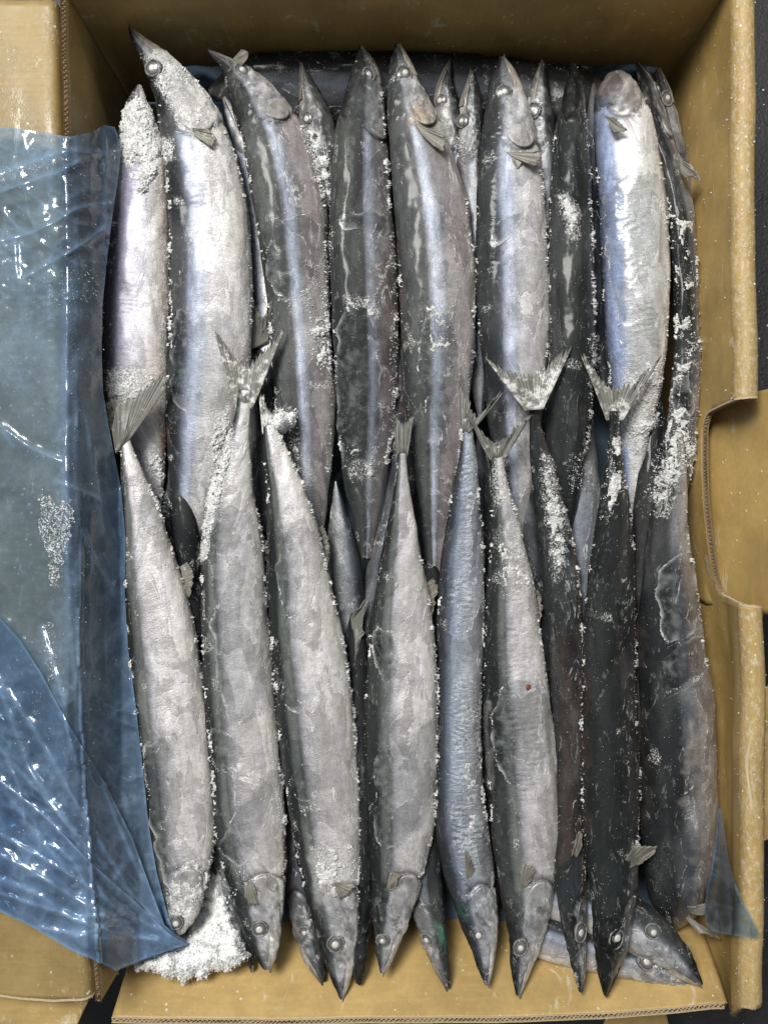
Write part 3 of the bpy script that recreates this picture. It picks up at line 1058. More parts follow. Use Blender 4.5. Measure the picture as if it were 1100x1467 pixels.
PATCHES = [
    [(250, 452), (262, 441), (272, 455), (280, 474), (298, 445), (330, 446), (343, 475), (338, 540), (322, 582), (300, 592), (275, 594), (252, 584), (248, 560), (246, 500)],
    [(487, 441), (530, 440), (538, 480), (545, 540), (541, 630), (532, 662), (505, 668), (491, 668), (484, 600), (482, 500)],
    [(602, 460), (640, 441), (652, 470), (661, 520), (650, 590), (630, 632), (612, 600), (600, 520)],
    [(206, 1060), (222, 1070), (242, 1050), (250, 1068), (244, 1085), (256, 1100), (249, 1128), (244, 1172), (228, 1180), (254, 1215), (256, 1258), (238, 1280), (222, 1210), (208, 1120)],
    [(320, 1205), (345, 1152), (372, 1120), (396, 1098), (393, 1140), (372, 1200), (346, 1246), (330, 1230), (318, 1215)],
    [(300, 735), (340, 722), (362, 745), (376, 800), (386, 900), (382, 1020), (360, 1036), (335, 1034), (316, 1008), (304, 900)],
    [(402, 965), (428, 992), (452, 982), (440, 1012), (424, 1026), (408, 1005)],
    [(418, 1100), (442, 1090), (464, 1122), (446, 1150), (428, 1152), (420, 1125)],
    [(540, 1078), (562, 1068), (600, 1042), (624, 1025), (627, 1100), (618, 1160), (590, 1196), (560, 1213), (542, 1208), (535, 1190), (537, 1130)],
    [(706, 1010), (732, 970), (770, 975), (788, 1010), (793, 1062), (782, 1100), (750, 1120), (726, 1130), (708, 1080)],
    [(866, 268), (905, 246), (938, 262), (950, 330), (951, 495), (930, 530), (905, 540), (888, 490), (880, 430), (868, 350)],
    [(705, 360), (720, 350), (738, 326), (752, 303), (741, 306), (712, 318), (703, 330)],
    [(943, 812), (985, 786), (996, 820), (1003, 897), (958, 927), (940, 905), (950, 870), (938, 845)],
    [(955, 934), (1005, 902), (1016, 955), (957, 1000), (949, 970)],
    [(966, 530), (980, 524), (990, 556), (986, 608), (970, 615), (961, 580)],
    [(470, 331), (448, 314), (430, 303), (400, 318), (385, 350), (382, 395), (396, 420), (416, 428), (440, 416), (452, 396), (464, 378)],
    [(537, 890), (560, 905), (575, 960), (548, 985), (536, 950)],
    [(486, 300), (552, 305), (560, 342), (520, 324), (486, 330)],
    [(338, 838), (347, 842), (345, 862), (336, 866), (333, 850)],
    [(395, 1170), (396, 1171), (397, 1172)],
    [(396, 780), (400, 880), (425, 895), (430, 820), (420, 760)],
    [(206, 700), (225, 720), (236, 760), (214, 770), (196, 730)],
    [(300, 1040), (330, 1052), (352, 1075), (330, 1112), (306, 1096)],
]
PATCHES = [smooth_poly(p, 1) for p in PATCHES if len(p) > 3]
# ragged outlines
PATCHES = [[(x + 4.0 * (vnoise(x / 6, y / 6, 1) - .5) + 9 * (vnoise(x / 19, y / 19, 3) - .5), y + 4.0 * (vnoise(x / 6, y / 6, 2) - .5) + 9 * (vnoise(x / 19, y / 19, 4) - .5)) for x, y in resample(p + [p[0]], 3.0)[:-1]] for p in PATCHES]
CLEAR.extend(PATCHES)

UPZ = [(0, -1), (.25, 1), (.55, -1), (.75, -8), (1, -15)]      # heads at the top of the picture
LOZ = [(0, 11), (.035, 7), (.09, 3), (.2, 0), (.5, 0), (.72, 2), (.85, 8), (1, 13)]   # heads at the bottom
UND = -15.0

# ---- upper row
U1 = fish('frozen fish lying against the blue plastic film, snow heaped over its head', [(122, 196, 203), (150, 180, 214), (200, 167, 233), (250, 162, 240), (300, 157, 243), (400, 149, 245), (500, 143, 243), (560, 144, 241), (620, 160, 240), (680, 185, 236), (740, 200, 228), (790, 206, 218)],
          [(0, -6), (.2, 0), (.6, -1), (.8, -8), (1, -14)], roll=3, style='purple', metal=.12, eye=None, gill=110, ripple=1.0, haze=.15)
U2 = fish('large frozen fish with frost crusted head and snout rising into the top left corner', [(40, 183, 188), (60, 187, 212), (80, 194, 242), (100, 203, 262), (125, 212, 285), (150, 219, 304), (175, 225, 320), (200, 230, 331), (250, 238, 346), (300, 243, 355), (400, 245, 361), (500, 241, 360), (600, 238, 345), (700, 243, 316), (760, 254, 292), (820, 262, 280)],
          [(0, 6), (.15, 5), (.5, 1), (.7, -4), (1, -15)], roll=4, style='silver', metal=.14, eye=(221, 99), gill=185, ripple=.6, frost=.25, haze=.4)
U3 = fish('frozen fish with dark back and blue white stripe, curved snout beside the frost crusted head', [(74, 297, 303), (85, 303, 330), (100, 311, 358), (125, 320, 388), (150, 328, 412), (200, 346, 442), (250, 357, 460), (300, 366, 468), (400, 381, 472), (500, 391, 477), (600, 398, 480), (700, 412, 471), (760, 430, 464), (820, 442, 456)],
          [(0, 2), (.15, 3), (.5, 0), (.75, -8), (1, -16)], roll=22, style='mauve', eye=(348, 102), gill=140, haze=.3)
U4 = fish('narrow frozen fish seen on its dark back, long framed ice patch along its middle', [(66, 514, 519), (85, 509, 534), (100, 506, 545), (150, 494, 551), (200, 481, 555), (300, 473, 562), (400, 475, 567), (500, 480, 571), (600, 484, 566), (680, 492, 553), (740, 506, 542), (800, 516, 532)],
          UPZ, roll=42, style='mauve', eye=(529, 107), gill=130, tone=.82, haze=.3)
U5 = fish('frozen fish with broad mauve belly and brown stained gill cover at the middle top', [(62, 566, 572), (80, 559, 584), (100, 556, 594), (150, 553, 618), (200, 555, 641), (250, 560, 657), (300, 564, 671), (400, 571, 683), (500, 576, 682), (600, 582, 668), (700, 595, 650), (780, 606, 640), (840, 613, 630)],
          UPZ, roll=16, style='mauve', eye=(578, 106), gill=125, haze=.25)
U6 = fish('bright silver frozen fish with round white eye and tan gill cover', [(82, 716, 722), (100, 706, 737), (125, 700, 748), (150, 696, 757), (200, 689, 770), (250, 683, 777), (300, 681, 782), (400, 683, 787), (500, 688, 785), (600, 698, 776), (680, 712, 765), (750, 724, 752), (800, 730, 745)],
          UPZ, roll=8, style='silver', eye=(722, 132), gill=132, ripple=1.0, haze=.2)
U7 = fish('black backed frozen fish standing back up beside the tan gill covered one', [(90, 819, 825), (110, 812, 831), (130, 806, 837), (170, 797, 843), (200, 791, 846), (300, 785, 851), (400, 785, 853), (500, 784, 856), (600, 778, 848), (680, 780, 836), (760, 790, 822), (820, 800, 814)],
          UPZ, roll=70, style='dark', eye=None, gill=110, haze=.3, tone=1.0)
U8 = fish('pale frozen fish turned belly up with its chin showing and a powder blue flank', [(104, 868, 888), (112, 858, 900), (130, 851, 913), (150, 849, 921), (200, 850, 936), (250, 855, 946), (300, 859, 952), (400, 864, 957), (500, 870, 953), (560, 878, 944), (640, 888, 925), (720, 895, 915), (780, 899, 911)],
          [(0, -6), (.15, 0), (.5, 0), (.75, -5), (1, -15)], roll=-14, style='blueback', metal=.16, eye=None, gill=62, ripple=1.2, haze=.15, jaw=False)
U9 = fish('dark frozen fish along the right wall, its pectoral fin sticking out', [(90, 908, 916), (110, 908, 935), (150, 913, 952), (200, 926, 966), (250, 943, 984), (300, 954, 996), (400, 962, 1004), (500, 965, 1005), (600, 955, 1001), (680, 942, 992), (740, 936, 976), (800, 940, 962)],
          [(0, -8), (.2, -3), (.6, -2), (.8, -6), (1, -14)], roll=38, style='slate', eye=(944, 128), gill=110, haze=.3)

# ---- lower row
L1 = fish('lower row frozen fish beside the blue film, jagged ice edge along its flank', [(1338, 252, 264), (1325, 238, 276), (1300, 231, 287), (1250, 221, 301), (1200, 214, 308), (1100, 202, 306), (1000, 189, 294), (900, 178, 280), (850, 173, 266), (800, 172, 251), (750, 173, 234), (700, 174, 214), (660, 173, 196), (630, 171, 186), (600, 172, 184)],
          LOZ, roll=8, eye=(252, 1322), gill=95, style='lower', haze=.3)
L2 = fish('frozen fish whose frosted forked tail spreads over the large fish above it', [(1388, 376, 388), (1372, 366, 396), (1350, 356, 401), (1300, 341, 406), (1250, 325, 409), (1200, 311, 409), (1100, 300, 403), (1000, 292, 394), (900, 288, 386), (800, 287, 378), (750, 290, 372), (700, 300, 363), (650, 317, 359), (600, 337, 358), (560, 341, 360)],
          LOZ, roll=6, eye=(372, 1332), gill=135, style='lower', haze=.35)
L3 = fish('frozen fish with open jaw and staring eye, tail end buried in a snow lump', [(1430, 486, 491), (1415, 479, 499), (1400, 473, 504), (1350, 459, 513), (1300, 446, 516), (1250, 432, 518), (1200, 420, 517), (1100, 405, 512), (1000, 395, 503), (900, 386, 487), (800, 383, 467), (750, 381, 454), (700, 379, 435), (650, 375, 414), (610, 376, 394)],
          LOZ, roll=8, eye=(481, 1352), gill=160, style='lower', haze=.25)
L4 = fish('lower row frozen fish with a looped ice rim on its flank near the head', [(1393, 544, 550), (1380, 540, 560), (1350, 536, 573), (1300, 533, 592), (1250, 530, 609), (1200, 526, 621), (1100, 522, 628), (1000, 523, 628), (900, 530, 620), (850, 537, 613), (800, 545, 604), (740, 558, 593), (690, 566, 584), (650, 570, 581)],
          LOZ, roll=10, eye=(548, 1348), gill=145, style='lower', haze=.2)
L5 = fish('slim steel blue frozen fish with wrinkled flank in the lower row', [(1410, 694, 700), (1395, 687, 705), (1350, 674, 712), (1300, 653, 713), (1250, 636, 709), (1200, 626, 701), (1150, 624, 693), (1100, 625, 689), (1000, 625, 689), (900, 626, 693), (800, 631, 694), (750, 641, 691), (700, 651, 686), (650, 660, 680), (600, 661, 675)],
          LOZ, roll=8, eye=(684, 1341), gill=140, style='steel', ripple=1.6, haze=.12, metal=.6)
L6 = fish('plump frozen fish with a small red brown spot on its silver flank', [(1425, 739, 745), (1410, 735, 752), (1380, 730, 764), (1350, 727, 776), (1300, 721, 790), (1250, 714, 798), (1200, 706, 803), (1100, 697, 801), (1000, 692, 787), (950, 692, 779), (900, 693, 773), (850, 696, 767), (800, 700, 757), (750, 703, 743), (700, 704, 729), (660, 704, 720), (640, 705, 718)],
          LOZ, roll=12, eye=(746, 1357), gill=165, style='lower', ripple=1.0, haze=.2)
L7 = fish('thin dark frozen fish with reddish brown belly and pale upright fin', [(1420, 829, 834), (1400, 823, 839), (1350, 809, 842), (1300, 797, 842), (1250, 791, 839), (1200, 793, 838), (1100, 794, 838), (1000, 787, 838), (900, 782, 838), (850, 776, 834), (800, 774, 828), (750, 765, 818), (700, 760, 802), (650, 757, 785), (610, 758, 774), (585, 757, 772)],
          [(0, 14), (.09, 10), (.22, 0), (.5, -4), (.72, 0), (.85, 6), (1, 12)], roll=38, style='dark', eye=(831, 1335), gill=130, haze=.15, tone=1.05)
L8 = fish('long black frozen fish lying back up with a pale pectoral fin and frosted forked tail', [(1425, 864, 870), (1405, 858, 882), (1350, 849, 905), (1300, 844, 913), (1250, 839, 919), (1200, 835, 920), (1100, 830, 919), (1000, 830, 916), (900, 835, 914), (800, 843, 912), (750, 850, 908), (700, 859, 900), (650, 869, 890), (615, 872, 886), (590, 872, 888)],
          [(0, 15), (.1, 13), (.25, 4), (.5, 0), (.72, 2), (.85, 8), (1, 13)], roll=48, style='dark', eye=(884, 1345), gill=140, haze=.12, tone=.9)
L9 = fish('thick slate grey frozen fish beside the right wall, its head bent down out of sight', [(1335, 948, 962), (1322, 938, 982), (1300, 930, 1004), (1250, 921, 1021), (1200, 917, 1028), (1100, 916, 1029), (1000, 915, 1022), (900, 915, 1006), (850, 917, 999), (800, 921, 990), (750, 929, 986), (700, 945, 984), (650, 958, 980), (620, 962, 976)],
          [(0, -16), (.03, -9), (.10, -3), (.4, 0), (.75, 1), (1, 3)], roll=22, style='slate', eye=None, head=False, haze=.3, k=.7)

# ---- fish of the layer beneath
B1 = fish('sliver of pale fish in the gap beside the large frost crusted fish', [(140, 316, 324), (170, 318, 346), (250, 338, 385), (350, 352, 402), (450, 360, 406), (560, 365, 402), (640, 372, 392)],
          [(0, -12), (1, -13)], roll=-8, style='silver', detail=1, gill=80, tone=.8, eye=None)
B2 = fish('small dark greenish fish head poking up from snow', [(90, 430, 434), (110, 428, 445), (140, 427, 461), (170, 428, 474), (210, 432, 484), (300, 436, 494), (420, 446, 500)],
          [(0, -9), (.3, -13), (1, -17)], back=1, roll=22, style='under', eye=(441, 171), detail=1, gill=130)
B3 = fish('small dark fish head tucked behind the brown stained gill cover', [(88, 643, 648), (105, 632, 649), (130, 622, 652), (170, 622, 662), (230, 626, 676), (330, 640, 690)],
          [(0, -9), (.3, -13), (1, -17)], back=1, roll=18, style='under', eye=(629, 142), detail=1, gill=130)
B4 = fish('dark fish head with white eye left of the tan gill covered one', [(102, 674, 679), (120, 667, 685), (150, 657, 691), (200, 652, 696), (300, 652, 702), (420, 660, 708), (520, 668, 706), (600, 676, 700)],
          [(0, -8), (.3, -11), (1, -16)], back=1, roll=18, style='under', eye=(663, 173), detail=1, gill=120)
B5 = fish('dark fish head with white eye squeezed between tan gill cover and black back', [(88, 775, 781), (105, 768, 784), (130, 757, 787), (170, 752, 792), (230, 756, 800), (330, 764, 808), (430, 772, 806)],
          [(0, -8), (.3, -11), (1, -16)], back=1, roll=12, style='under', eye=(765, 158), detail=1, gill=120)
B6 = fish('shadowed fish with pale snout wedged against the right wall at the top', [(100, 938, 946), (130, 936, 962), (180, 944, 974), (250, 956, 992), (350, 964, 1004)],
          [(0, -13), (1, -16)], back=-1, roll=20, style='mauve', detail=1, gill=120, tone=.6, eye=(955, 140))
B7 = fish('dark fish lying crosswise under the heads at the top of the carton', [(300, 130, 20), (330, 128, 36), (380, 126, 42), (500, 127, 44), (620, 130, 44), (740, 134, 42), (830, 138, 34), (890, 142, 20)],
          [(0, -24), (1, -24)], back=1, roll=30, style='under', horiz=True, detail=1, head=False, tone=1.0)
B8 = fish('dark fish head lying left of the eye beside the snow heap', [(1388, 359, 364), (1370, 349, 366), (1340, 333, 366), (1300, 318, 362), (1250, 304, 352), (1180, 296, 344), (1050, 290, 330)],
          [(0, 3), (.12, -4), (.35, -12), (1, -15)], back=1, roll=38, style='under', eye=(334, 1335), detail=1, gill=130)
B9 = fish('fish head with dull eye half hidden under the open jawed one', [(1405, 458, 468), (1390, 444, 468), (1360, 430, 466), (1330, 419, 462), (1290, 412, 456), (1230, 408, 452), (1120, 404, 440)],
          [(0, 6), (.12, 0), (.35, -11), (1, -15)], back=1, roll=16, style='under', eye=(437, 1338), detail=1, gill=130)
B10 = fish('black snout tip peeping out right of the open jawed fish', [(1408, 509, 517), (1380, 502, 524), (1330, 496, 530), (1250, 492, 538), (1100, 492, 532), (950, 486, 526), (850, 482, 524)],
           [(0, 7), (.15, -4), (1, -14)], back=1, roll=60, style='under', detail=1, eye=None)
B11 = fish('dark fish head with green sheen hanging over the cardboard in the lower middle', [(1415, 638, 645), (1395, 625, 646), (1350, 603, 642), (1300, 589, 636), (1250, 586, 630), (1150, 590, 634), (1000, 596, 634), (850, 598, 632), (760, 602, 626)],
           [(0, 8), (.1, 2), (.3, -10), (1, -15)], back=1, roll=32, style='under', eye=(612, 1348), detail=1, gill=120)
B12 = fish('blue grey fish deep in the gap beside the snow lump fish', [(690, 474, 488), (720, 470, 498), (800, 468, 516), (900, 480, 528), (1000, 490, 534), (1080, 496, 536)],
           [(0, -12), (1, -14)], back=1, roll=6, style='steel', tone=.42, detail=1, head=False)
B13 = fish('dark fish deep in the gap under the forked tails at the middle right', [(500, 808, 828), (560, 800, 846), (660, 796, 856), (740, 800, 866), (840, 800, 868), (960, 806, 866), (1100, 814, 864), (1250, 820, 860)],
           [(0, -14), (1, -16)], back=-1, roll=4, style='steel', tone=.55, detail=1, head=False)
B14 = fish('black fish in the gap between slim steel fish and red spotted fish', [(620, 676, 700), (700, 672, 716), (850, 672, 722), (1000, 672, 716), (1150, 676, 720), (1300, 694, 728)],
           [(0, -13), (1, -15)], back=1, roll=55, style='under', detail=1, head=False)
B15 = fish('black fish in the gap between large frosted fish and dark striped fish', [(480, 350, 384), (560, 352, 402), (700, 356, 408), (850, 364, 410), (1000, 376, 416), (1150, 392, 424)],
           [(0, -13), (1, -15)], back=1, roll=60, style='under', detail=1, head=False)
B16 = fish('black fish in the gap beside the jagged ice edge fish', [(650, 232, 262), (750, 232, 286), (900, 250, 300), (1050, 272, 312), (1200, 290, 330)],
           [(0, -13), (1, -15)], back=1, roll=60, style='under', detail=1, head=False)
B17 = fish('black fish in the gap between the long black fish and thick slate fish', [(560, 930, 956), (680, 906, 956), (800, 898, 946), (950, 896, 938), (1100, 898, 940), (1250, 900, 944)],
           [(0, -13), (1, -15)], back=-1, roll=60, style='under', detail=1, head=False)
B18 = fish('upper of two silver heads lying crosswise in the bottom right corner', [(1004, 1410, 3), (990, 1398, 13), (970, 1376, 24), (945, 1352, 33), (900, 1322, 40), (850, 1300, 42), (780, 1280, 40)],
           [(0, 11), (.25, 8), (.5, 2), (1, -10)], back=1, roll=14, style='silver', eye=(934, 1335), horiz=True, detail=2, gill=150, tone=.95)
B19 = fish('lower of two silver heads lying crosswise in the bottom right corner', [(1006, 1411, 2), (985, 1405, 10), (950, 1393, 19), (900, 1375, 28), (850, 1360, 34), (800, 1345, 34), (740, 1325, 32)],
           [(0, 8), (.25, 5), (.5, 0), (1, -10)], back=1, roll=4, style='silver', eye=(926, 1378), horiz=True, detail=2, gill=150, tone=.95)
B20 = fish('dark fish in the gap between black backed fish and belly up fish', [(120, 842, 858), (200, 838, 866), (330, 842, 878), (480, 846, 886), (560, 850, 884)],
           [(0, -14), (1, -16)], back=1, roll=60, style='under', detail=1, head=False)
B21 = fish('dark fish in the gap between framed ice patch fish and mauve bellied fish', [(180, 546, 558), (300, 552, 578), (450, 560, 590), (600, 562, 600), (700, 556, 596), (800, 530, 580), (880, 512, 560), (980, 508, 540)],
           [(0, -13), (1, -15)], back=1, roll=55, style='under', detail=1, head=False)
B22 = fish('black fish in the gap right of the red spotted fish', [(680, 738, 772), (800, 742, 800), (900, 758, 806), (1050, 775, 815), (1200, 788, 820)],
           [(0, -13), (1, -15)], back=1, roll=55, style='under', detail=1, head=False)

# ------------------------------------------------------------------ rays onto the fish
vl = []; fl = []; owner = []
off = 0
for k, f in enumerate(FISH):
    g = f.sub; ns, nt = g.shape[:2]
    vl.append(g.reshape(-1, 3))
    i, j = np.meshgrid(np.arange(ns - 1), np.arange(nt), indexing='ij'); j2 = (j + 1) % nt
    q = np.stack([i * nt + j, i * nt + j2, (i + 1) * nt + j2, (i + 1) * nt + j], -1).reshape(-1, 4) + off
    fl.append(q); owner += [k] * len(q)
    off += ns * nt
bvh = BVHTree.FromPolygons(np.concatenate(vl).tolist(), np.concatenate(fl).tolist())
CAM = Vector((0, 0, D))


def cast(px, py):
    d = Vector(P(px, py, 0)) - CAM
    loc, nor, idx, dist = bvh.ray_cast(CAM, d.normalized())
    if loc is None:
        return None
    if nor.z < 0 and nor.dot(d) > 0:
        nor = -nor
    return loc, nor, owner[idx]


def drop(x, y, z0=0.2):
    loc, nor, idx, dist = bvh.ray_cast(Vector((x, y, z0)), Vector((0, 0, -1)))
    return None if loc is None else (loc, idx)


# ------------------------------------------------------------------ frost grains
OCT = np.array([(1, 0, 0), (-1, 0, 0), (0, 1, 0), (0, -1, 0), (0, 0, 1), (0, 0, -1)], float)
OCF = np.array([(0, 2, 4), (2, 1, 4), (1, 3, 4), (3, 0, 4), (2, 0, 5), (1, 2, 5), (3, 1, 5), (0, 3, 5)])


def grains_mesh(name, pts, rad, base=(0, 0, 0), mat=None):
    pts = np.asarray(pts, float); rad = np.asarray(rad, float); n = len(pts)
    sc = rng.uniform(.55, 1.35, (n, 6, 1))
    A = rng.normal(size=(n, 3, 3)); Q, _ = np.linalg.qr(A)
    V = np.einsum('nij,nkj->nki', Q, OCT[None] * sc * np.array([1, .8, .42])[None, None]) * rad[:, None, None] + pts[:, None]
    F = OCF[None] + (np.arange(n) * 6)[:, None, None]
    return make_mesh(name, V.reshape(-1, 3) - np.array(base), F.reshape(-1, 3), mat or FROST, False)


def grain(px, py, r, sink=.2):
    h = cast(px, py)
    if h is None:
        return False
    loc, nor, k = h
    r *= .76
    p = np.array(loc) + np.array(nor) * r * PX * (1 - sink)
    FISH[k].grains.append((*p, r * PX))
    return True


def brush(line, width, count, r0=.5, r1=1.4, clump=.5, seed=0):
    pts = resample(line, 1.5)
    n = 0; tries = 0
    while n < count and tries < count * 6:
        tries += 1
        i = random.randrange(len(pts))
        x = pts[i, 0] + random.gauss(0, width * .45); y = pts[i, 1] + random.gauss(0, width * .45)
        if clump and float(fbm(x / 9, y / 9, 41 + seed, 2)) < clump - .04 + .10 * random.random():
            continue
        r = r0 + (r1 - r0) * random.random() ** 2.4
        grain(x, y, r)
        n += 1


def fill(poly, count, r0=.5, r1=1.3, clump=.45):
    a = np.array(poly); x0, y0 = a.min(0); x1, y1 = a.max(0)
    n = 0; tries = 0
    while n < count and tries < count * 8:
        tries += 1
        x = random.uniform(x0 - 6, x1 + 6); y = random.uniform(y0 - 6, y1 + 6)
        d = 10 * (float(vnoise(x / 8, y / 8, 7)) - .5)
        if not in_poly(np.array([x + d]), np.array([y + d]), poly)[0]:
            continue
        if clump and float(fbm(x / 8, y / 8, 43, 2)) < clump - .03 + .1 * random.random():
            continue
        grain(x, y, r0 + (r1 - r0) * random.random() ** 2.2); n += 1


# fused crusts of frost
CR = {}


def crust_pts(X, Y, d, thr, amp, fall, seed):
    prof = sstep(0, fall, d)
    nz = .55 * fbm(X / 15, Y / 17, seed, 2) + .45 * fbm(X / 4.5, Y / 5.0, seed + 3, 2)
    h = nz - (1 - prof) * .35 - thr - .025
    ny, nx = X.shape
    need = (h > -.02) & (d > -2)
    Pm = np.zeros((ny, nx, 3)); own = np.full((ny, nx), -1)
    for j, i in zip(*np.nonzero(need)):
        q = cast(X[j, i], Y[j, i])
        if q is None:
            continue
        t = amp * np.clip(h[j, i] * 6, -.25, 1) * (.45 + .9 * random.random())
        Pm[j, i] = np.array(q[0]) + np.array(q[1]) * t
        own[j, i] = q[2]
    for k in set(own[own >= 0].tolist()):
        m = own == k
        cell = m[:-1, :-1] & m[1:, :-1] & m[:-1, 1:] & m[1:, 1:]
        # no face across a step in height
        zz = Pm[..., 2]
        rngz = np.maximum.reduce([zz[:-1, :-1], zz[1:, :-1], zz[:-1, 1:], zz[1:, 1:]]) - np.minimum.reduce([zz[:-1, :-1], zz[1:, :-1], zz[:-1, 1:], zz[1:, 1:]])
        cell &= rngz < .004
        if not cell.any():
            continue
        J, I = np.nonzero(cell)
        idx = np.arange(ny * nx).reshape(ny, nx)
        F = np.stack([idx[J, I], idx[J, I + 1], idx[J + 1, I + 1], idx[J + 1, I]], 1)
        used, inv = np.unique(F, return_inverse=True)
        Vv, Ff, c0 = CR.setdefault(k, ([], [], [0]))
        Vv.append(Pm.reshape(-1, 3)[used]); Ff.append(inv.reshape(F.shape) + c0[0]); c0[0] += len(used)


def crust(poly, thr=.48, amp=.0009, step=1.5, fall=9, seed=0):
    a = np.array(poly, float)
    X, Y = np.meshgrid(np.arange(a[:, 0].min() - 3, a[:, 0].max() + 3, step), np.arange(a[:, 1].min() - 3, a[:, 1].max() + 3, step))
    X = X + rng.normal(0, .25, X.shape); Y = Y + rng.normal(0, .25, Y.shape)
    d, _, _ = near_poly(X, Y, poly)
    d = np.where(in_poly(X, Y, poly), d, -d)
    crust_pts(X, Y, d, thr, amp, fall, seed)


def crust_band(line, hw, thr=.5, amp=.0009, step=1.5, seed=0):
    ln = resample(line, 14)
    for a in range(0, len(ln) - 1, 6):
        b = ln[a:a + 7]
        if len(b) < 2: continue
        X, Y = np.meshgrid(np.arange(b[:, 0].min() - hw, b[:, 0].max() + hw, step), np.arange(b[:, 1].min(), b[:, 1].max() + step, step))
        X = X + rng.normal(0, .25, X.shape); Y = Y + rng.normal(0, .25, Y.shape)
        d, _, _ = near_poly(X, Y, b.tolist(), False)
        crust_pts(X, Y, hw - d, thr, amp, hw * .9, seed)


# frost along the seams of the fish
for pl, th in (([(430, 180), (448, 185), (470, 215), (474, 290), (462, 292), (446, 235)], .36), ([(160, 160), (185, 140), (215, 150), (230, 250), (205, 290), (180, 260)], .42), ([(430, 430), (446, 400), (470, 400), (476, 540), (455, 560)], .47),
               ([(415, 590), (430, 610), (442, 690), (425, 690), (410, 640)], .47), ([(890, 580), (935, 520), (960, 500), (950, 600), (905, 670)], .44), ([(940, 640), (985, 610), (1000, 650), (960, 720), (930, 740), (925, 710)], .49),
               ([(955, 470), (990, 440), (1000, 500), (990, 540), (955, 560)], .53), ([(770, 640), (795, 660), (815, 760), (812, 820), (785, 800)], .46), ([(872, 620), (892, 620), (896, 700), (868, 760), (860, 740)], .48),
               ([(215, 640), (240, 650), (238, 700), (250, 740), (230, 740), (214, 690)], .42), ([(560, 360), (570, 360), (572, 660), (556, 660)], .47), ([(840, 480), (865, 470), (862, 620), (842, 600)], .47),
               ([(300, 620), (325, 600), (335, 650), (318, 720), (300, 815), (278, 812), (294, 700)], .40), ([(480, 1220), (515, 1180), (518, 1260), (500, 1300), (462, 1290), (450, 1260)], .49)):
    crust(pl, th, .0012, 1.5, 9, 17)
for pl in PATCHES:
    crust_band([tuple(q) for q in pl] + [tuple(pl[0])], 3.2, .56, .00045, 1.3, 29)


def seam(rows_xy, n, w=4, r1=1.7, clump=.46, seed=0):
    brush(rows_xy, w, n, .45, r1, clump, seed)


def edge(f, side, s0, s1, n, w=3.5, inset=2.5, r1=1.6, clump=.46):
    """along the outline of a fish, in picture pixels"""
    m = (f.s > s0) & (f.s < s1)
    px, py = to_px(f.co)
    if side > 0:
        x = px.max(1) - inset; j = px.argmax(1)
    else:
        x = px.min(1) + inset; j = px.argmin(1)
    y = py[np.arange(len(j)), j]
    ln = np.stack([x[m], y[m]], 1)
    brush(ln, w * 1.2, int(n * .28), .3, r1 * .85, clump, f.seed)
    crust_band(ln, w * 1.5, .58 - min(n, 1000) / 1000 * .145, .0012, 1.5, f.seed)


edge(U1, 1, 60, 560, 500); edge(U1, -1, 40, 560, 420, 5)
edge(U2, 1, 60, 560, 700); edge(U2, -1, 120, 620, 420, 6)
edge(U3, -1, 120, 620, 300, 6); edge(U3, 1, 220, 640, 650, 5, 6, 2.2)
edge(U4, 1, 60, 600, 850, 5, 4, 2.0); edge(U4, -1, 350, 600, 250)
edge(U5, 1, 230, 700, 700, 4); edge(U5, -1, 280, 600, 150)
edge(U6, 1, 160, 480, 700, 4, 2, 2.2); edge(U6, -1, 200, 500, 150)
edge(U7, 1, 60, 560, 1000, 4, 2.5, 2.2); edge(U7, -1, 100, 500, 200)
edge(U8, 1, 200, 520, 350); edge(U8, -1, 120, 500, 350, 4)
edge(U9, -1, 120, 640, 420, 5, 5, 1.6); edge(U9, 1, 260, 640, 650, 4, 2, 2.2)
edge(L1, 1, 40, 720, 1000, 3.5, 2, 1.9, .42); edge(L1, -1, 200, 700, 260, 4, 8)
edge(L2, 1, 120, 760, 1000, 3.5, 2, 1.9, .42); edge(L2, -1, 150, 760, 420)
edge(L3, 1, 100, 800, 1000, 3.5, 2, 1.9, .42); edge(L3, -1, 150, 780, 480)
edge(L4, 1, 140, 640, 900, 3.5, 2, 1.7, .42); edge(L4, -1, 300, 600, 300)
edge(L5, 1, 200, 800, 480); edge(L5, -1, 250, 700, 160)
edge(L6, 1, 200, 760, 550, 3); edge(L6, -1, 200, 700, 260)
edge(L7, 1, 150, 700, 700, 3.5, 3)
edge(L8, 1, 200, 740, 700, 3, 2); edge(L8, -1, 200, 700, 260)
edge(L9, 1, 300, 640, 260)

for poly, st in FROST_AREAS:
    a = np.array(poly); ar = np.prod(np.ptp(a, axis=0))
    fill(poly, int(ar * .12 * st), .5, 1.5, .44)
    crust(poly, .64 - .33 * st, .0007, 1.5, 12, 7)
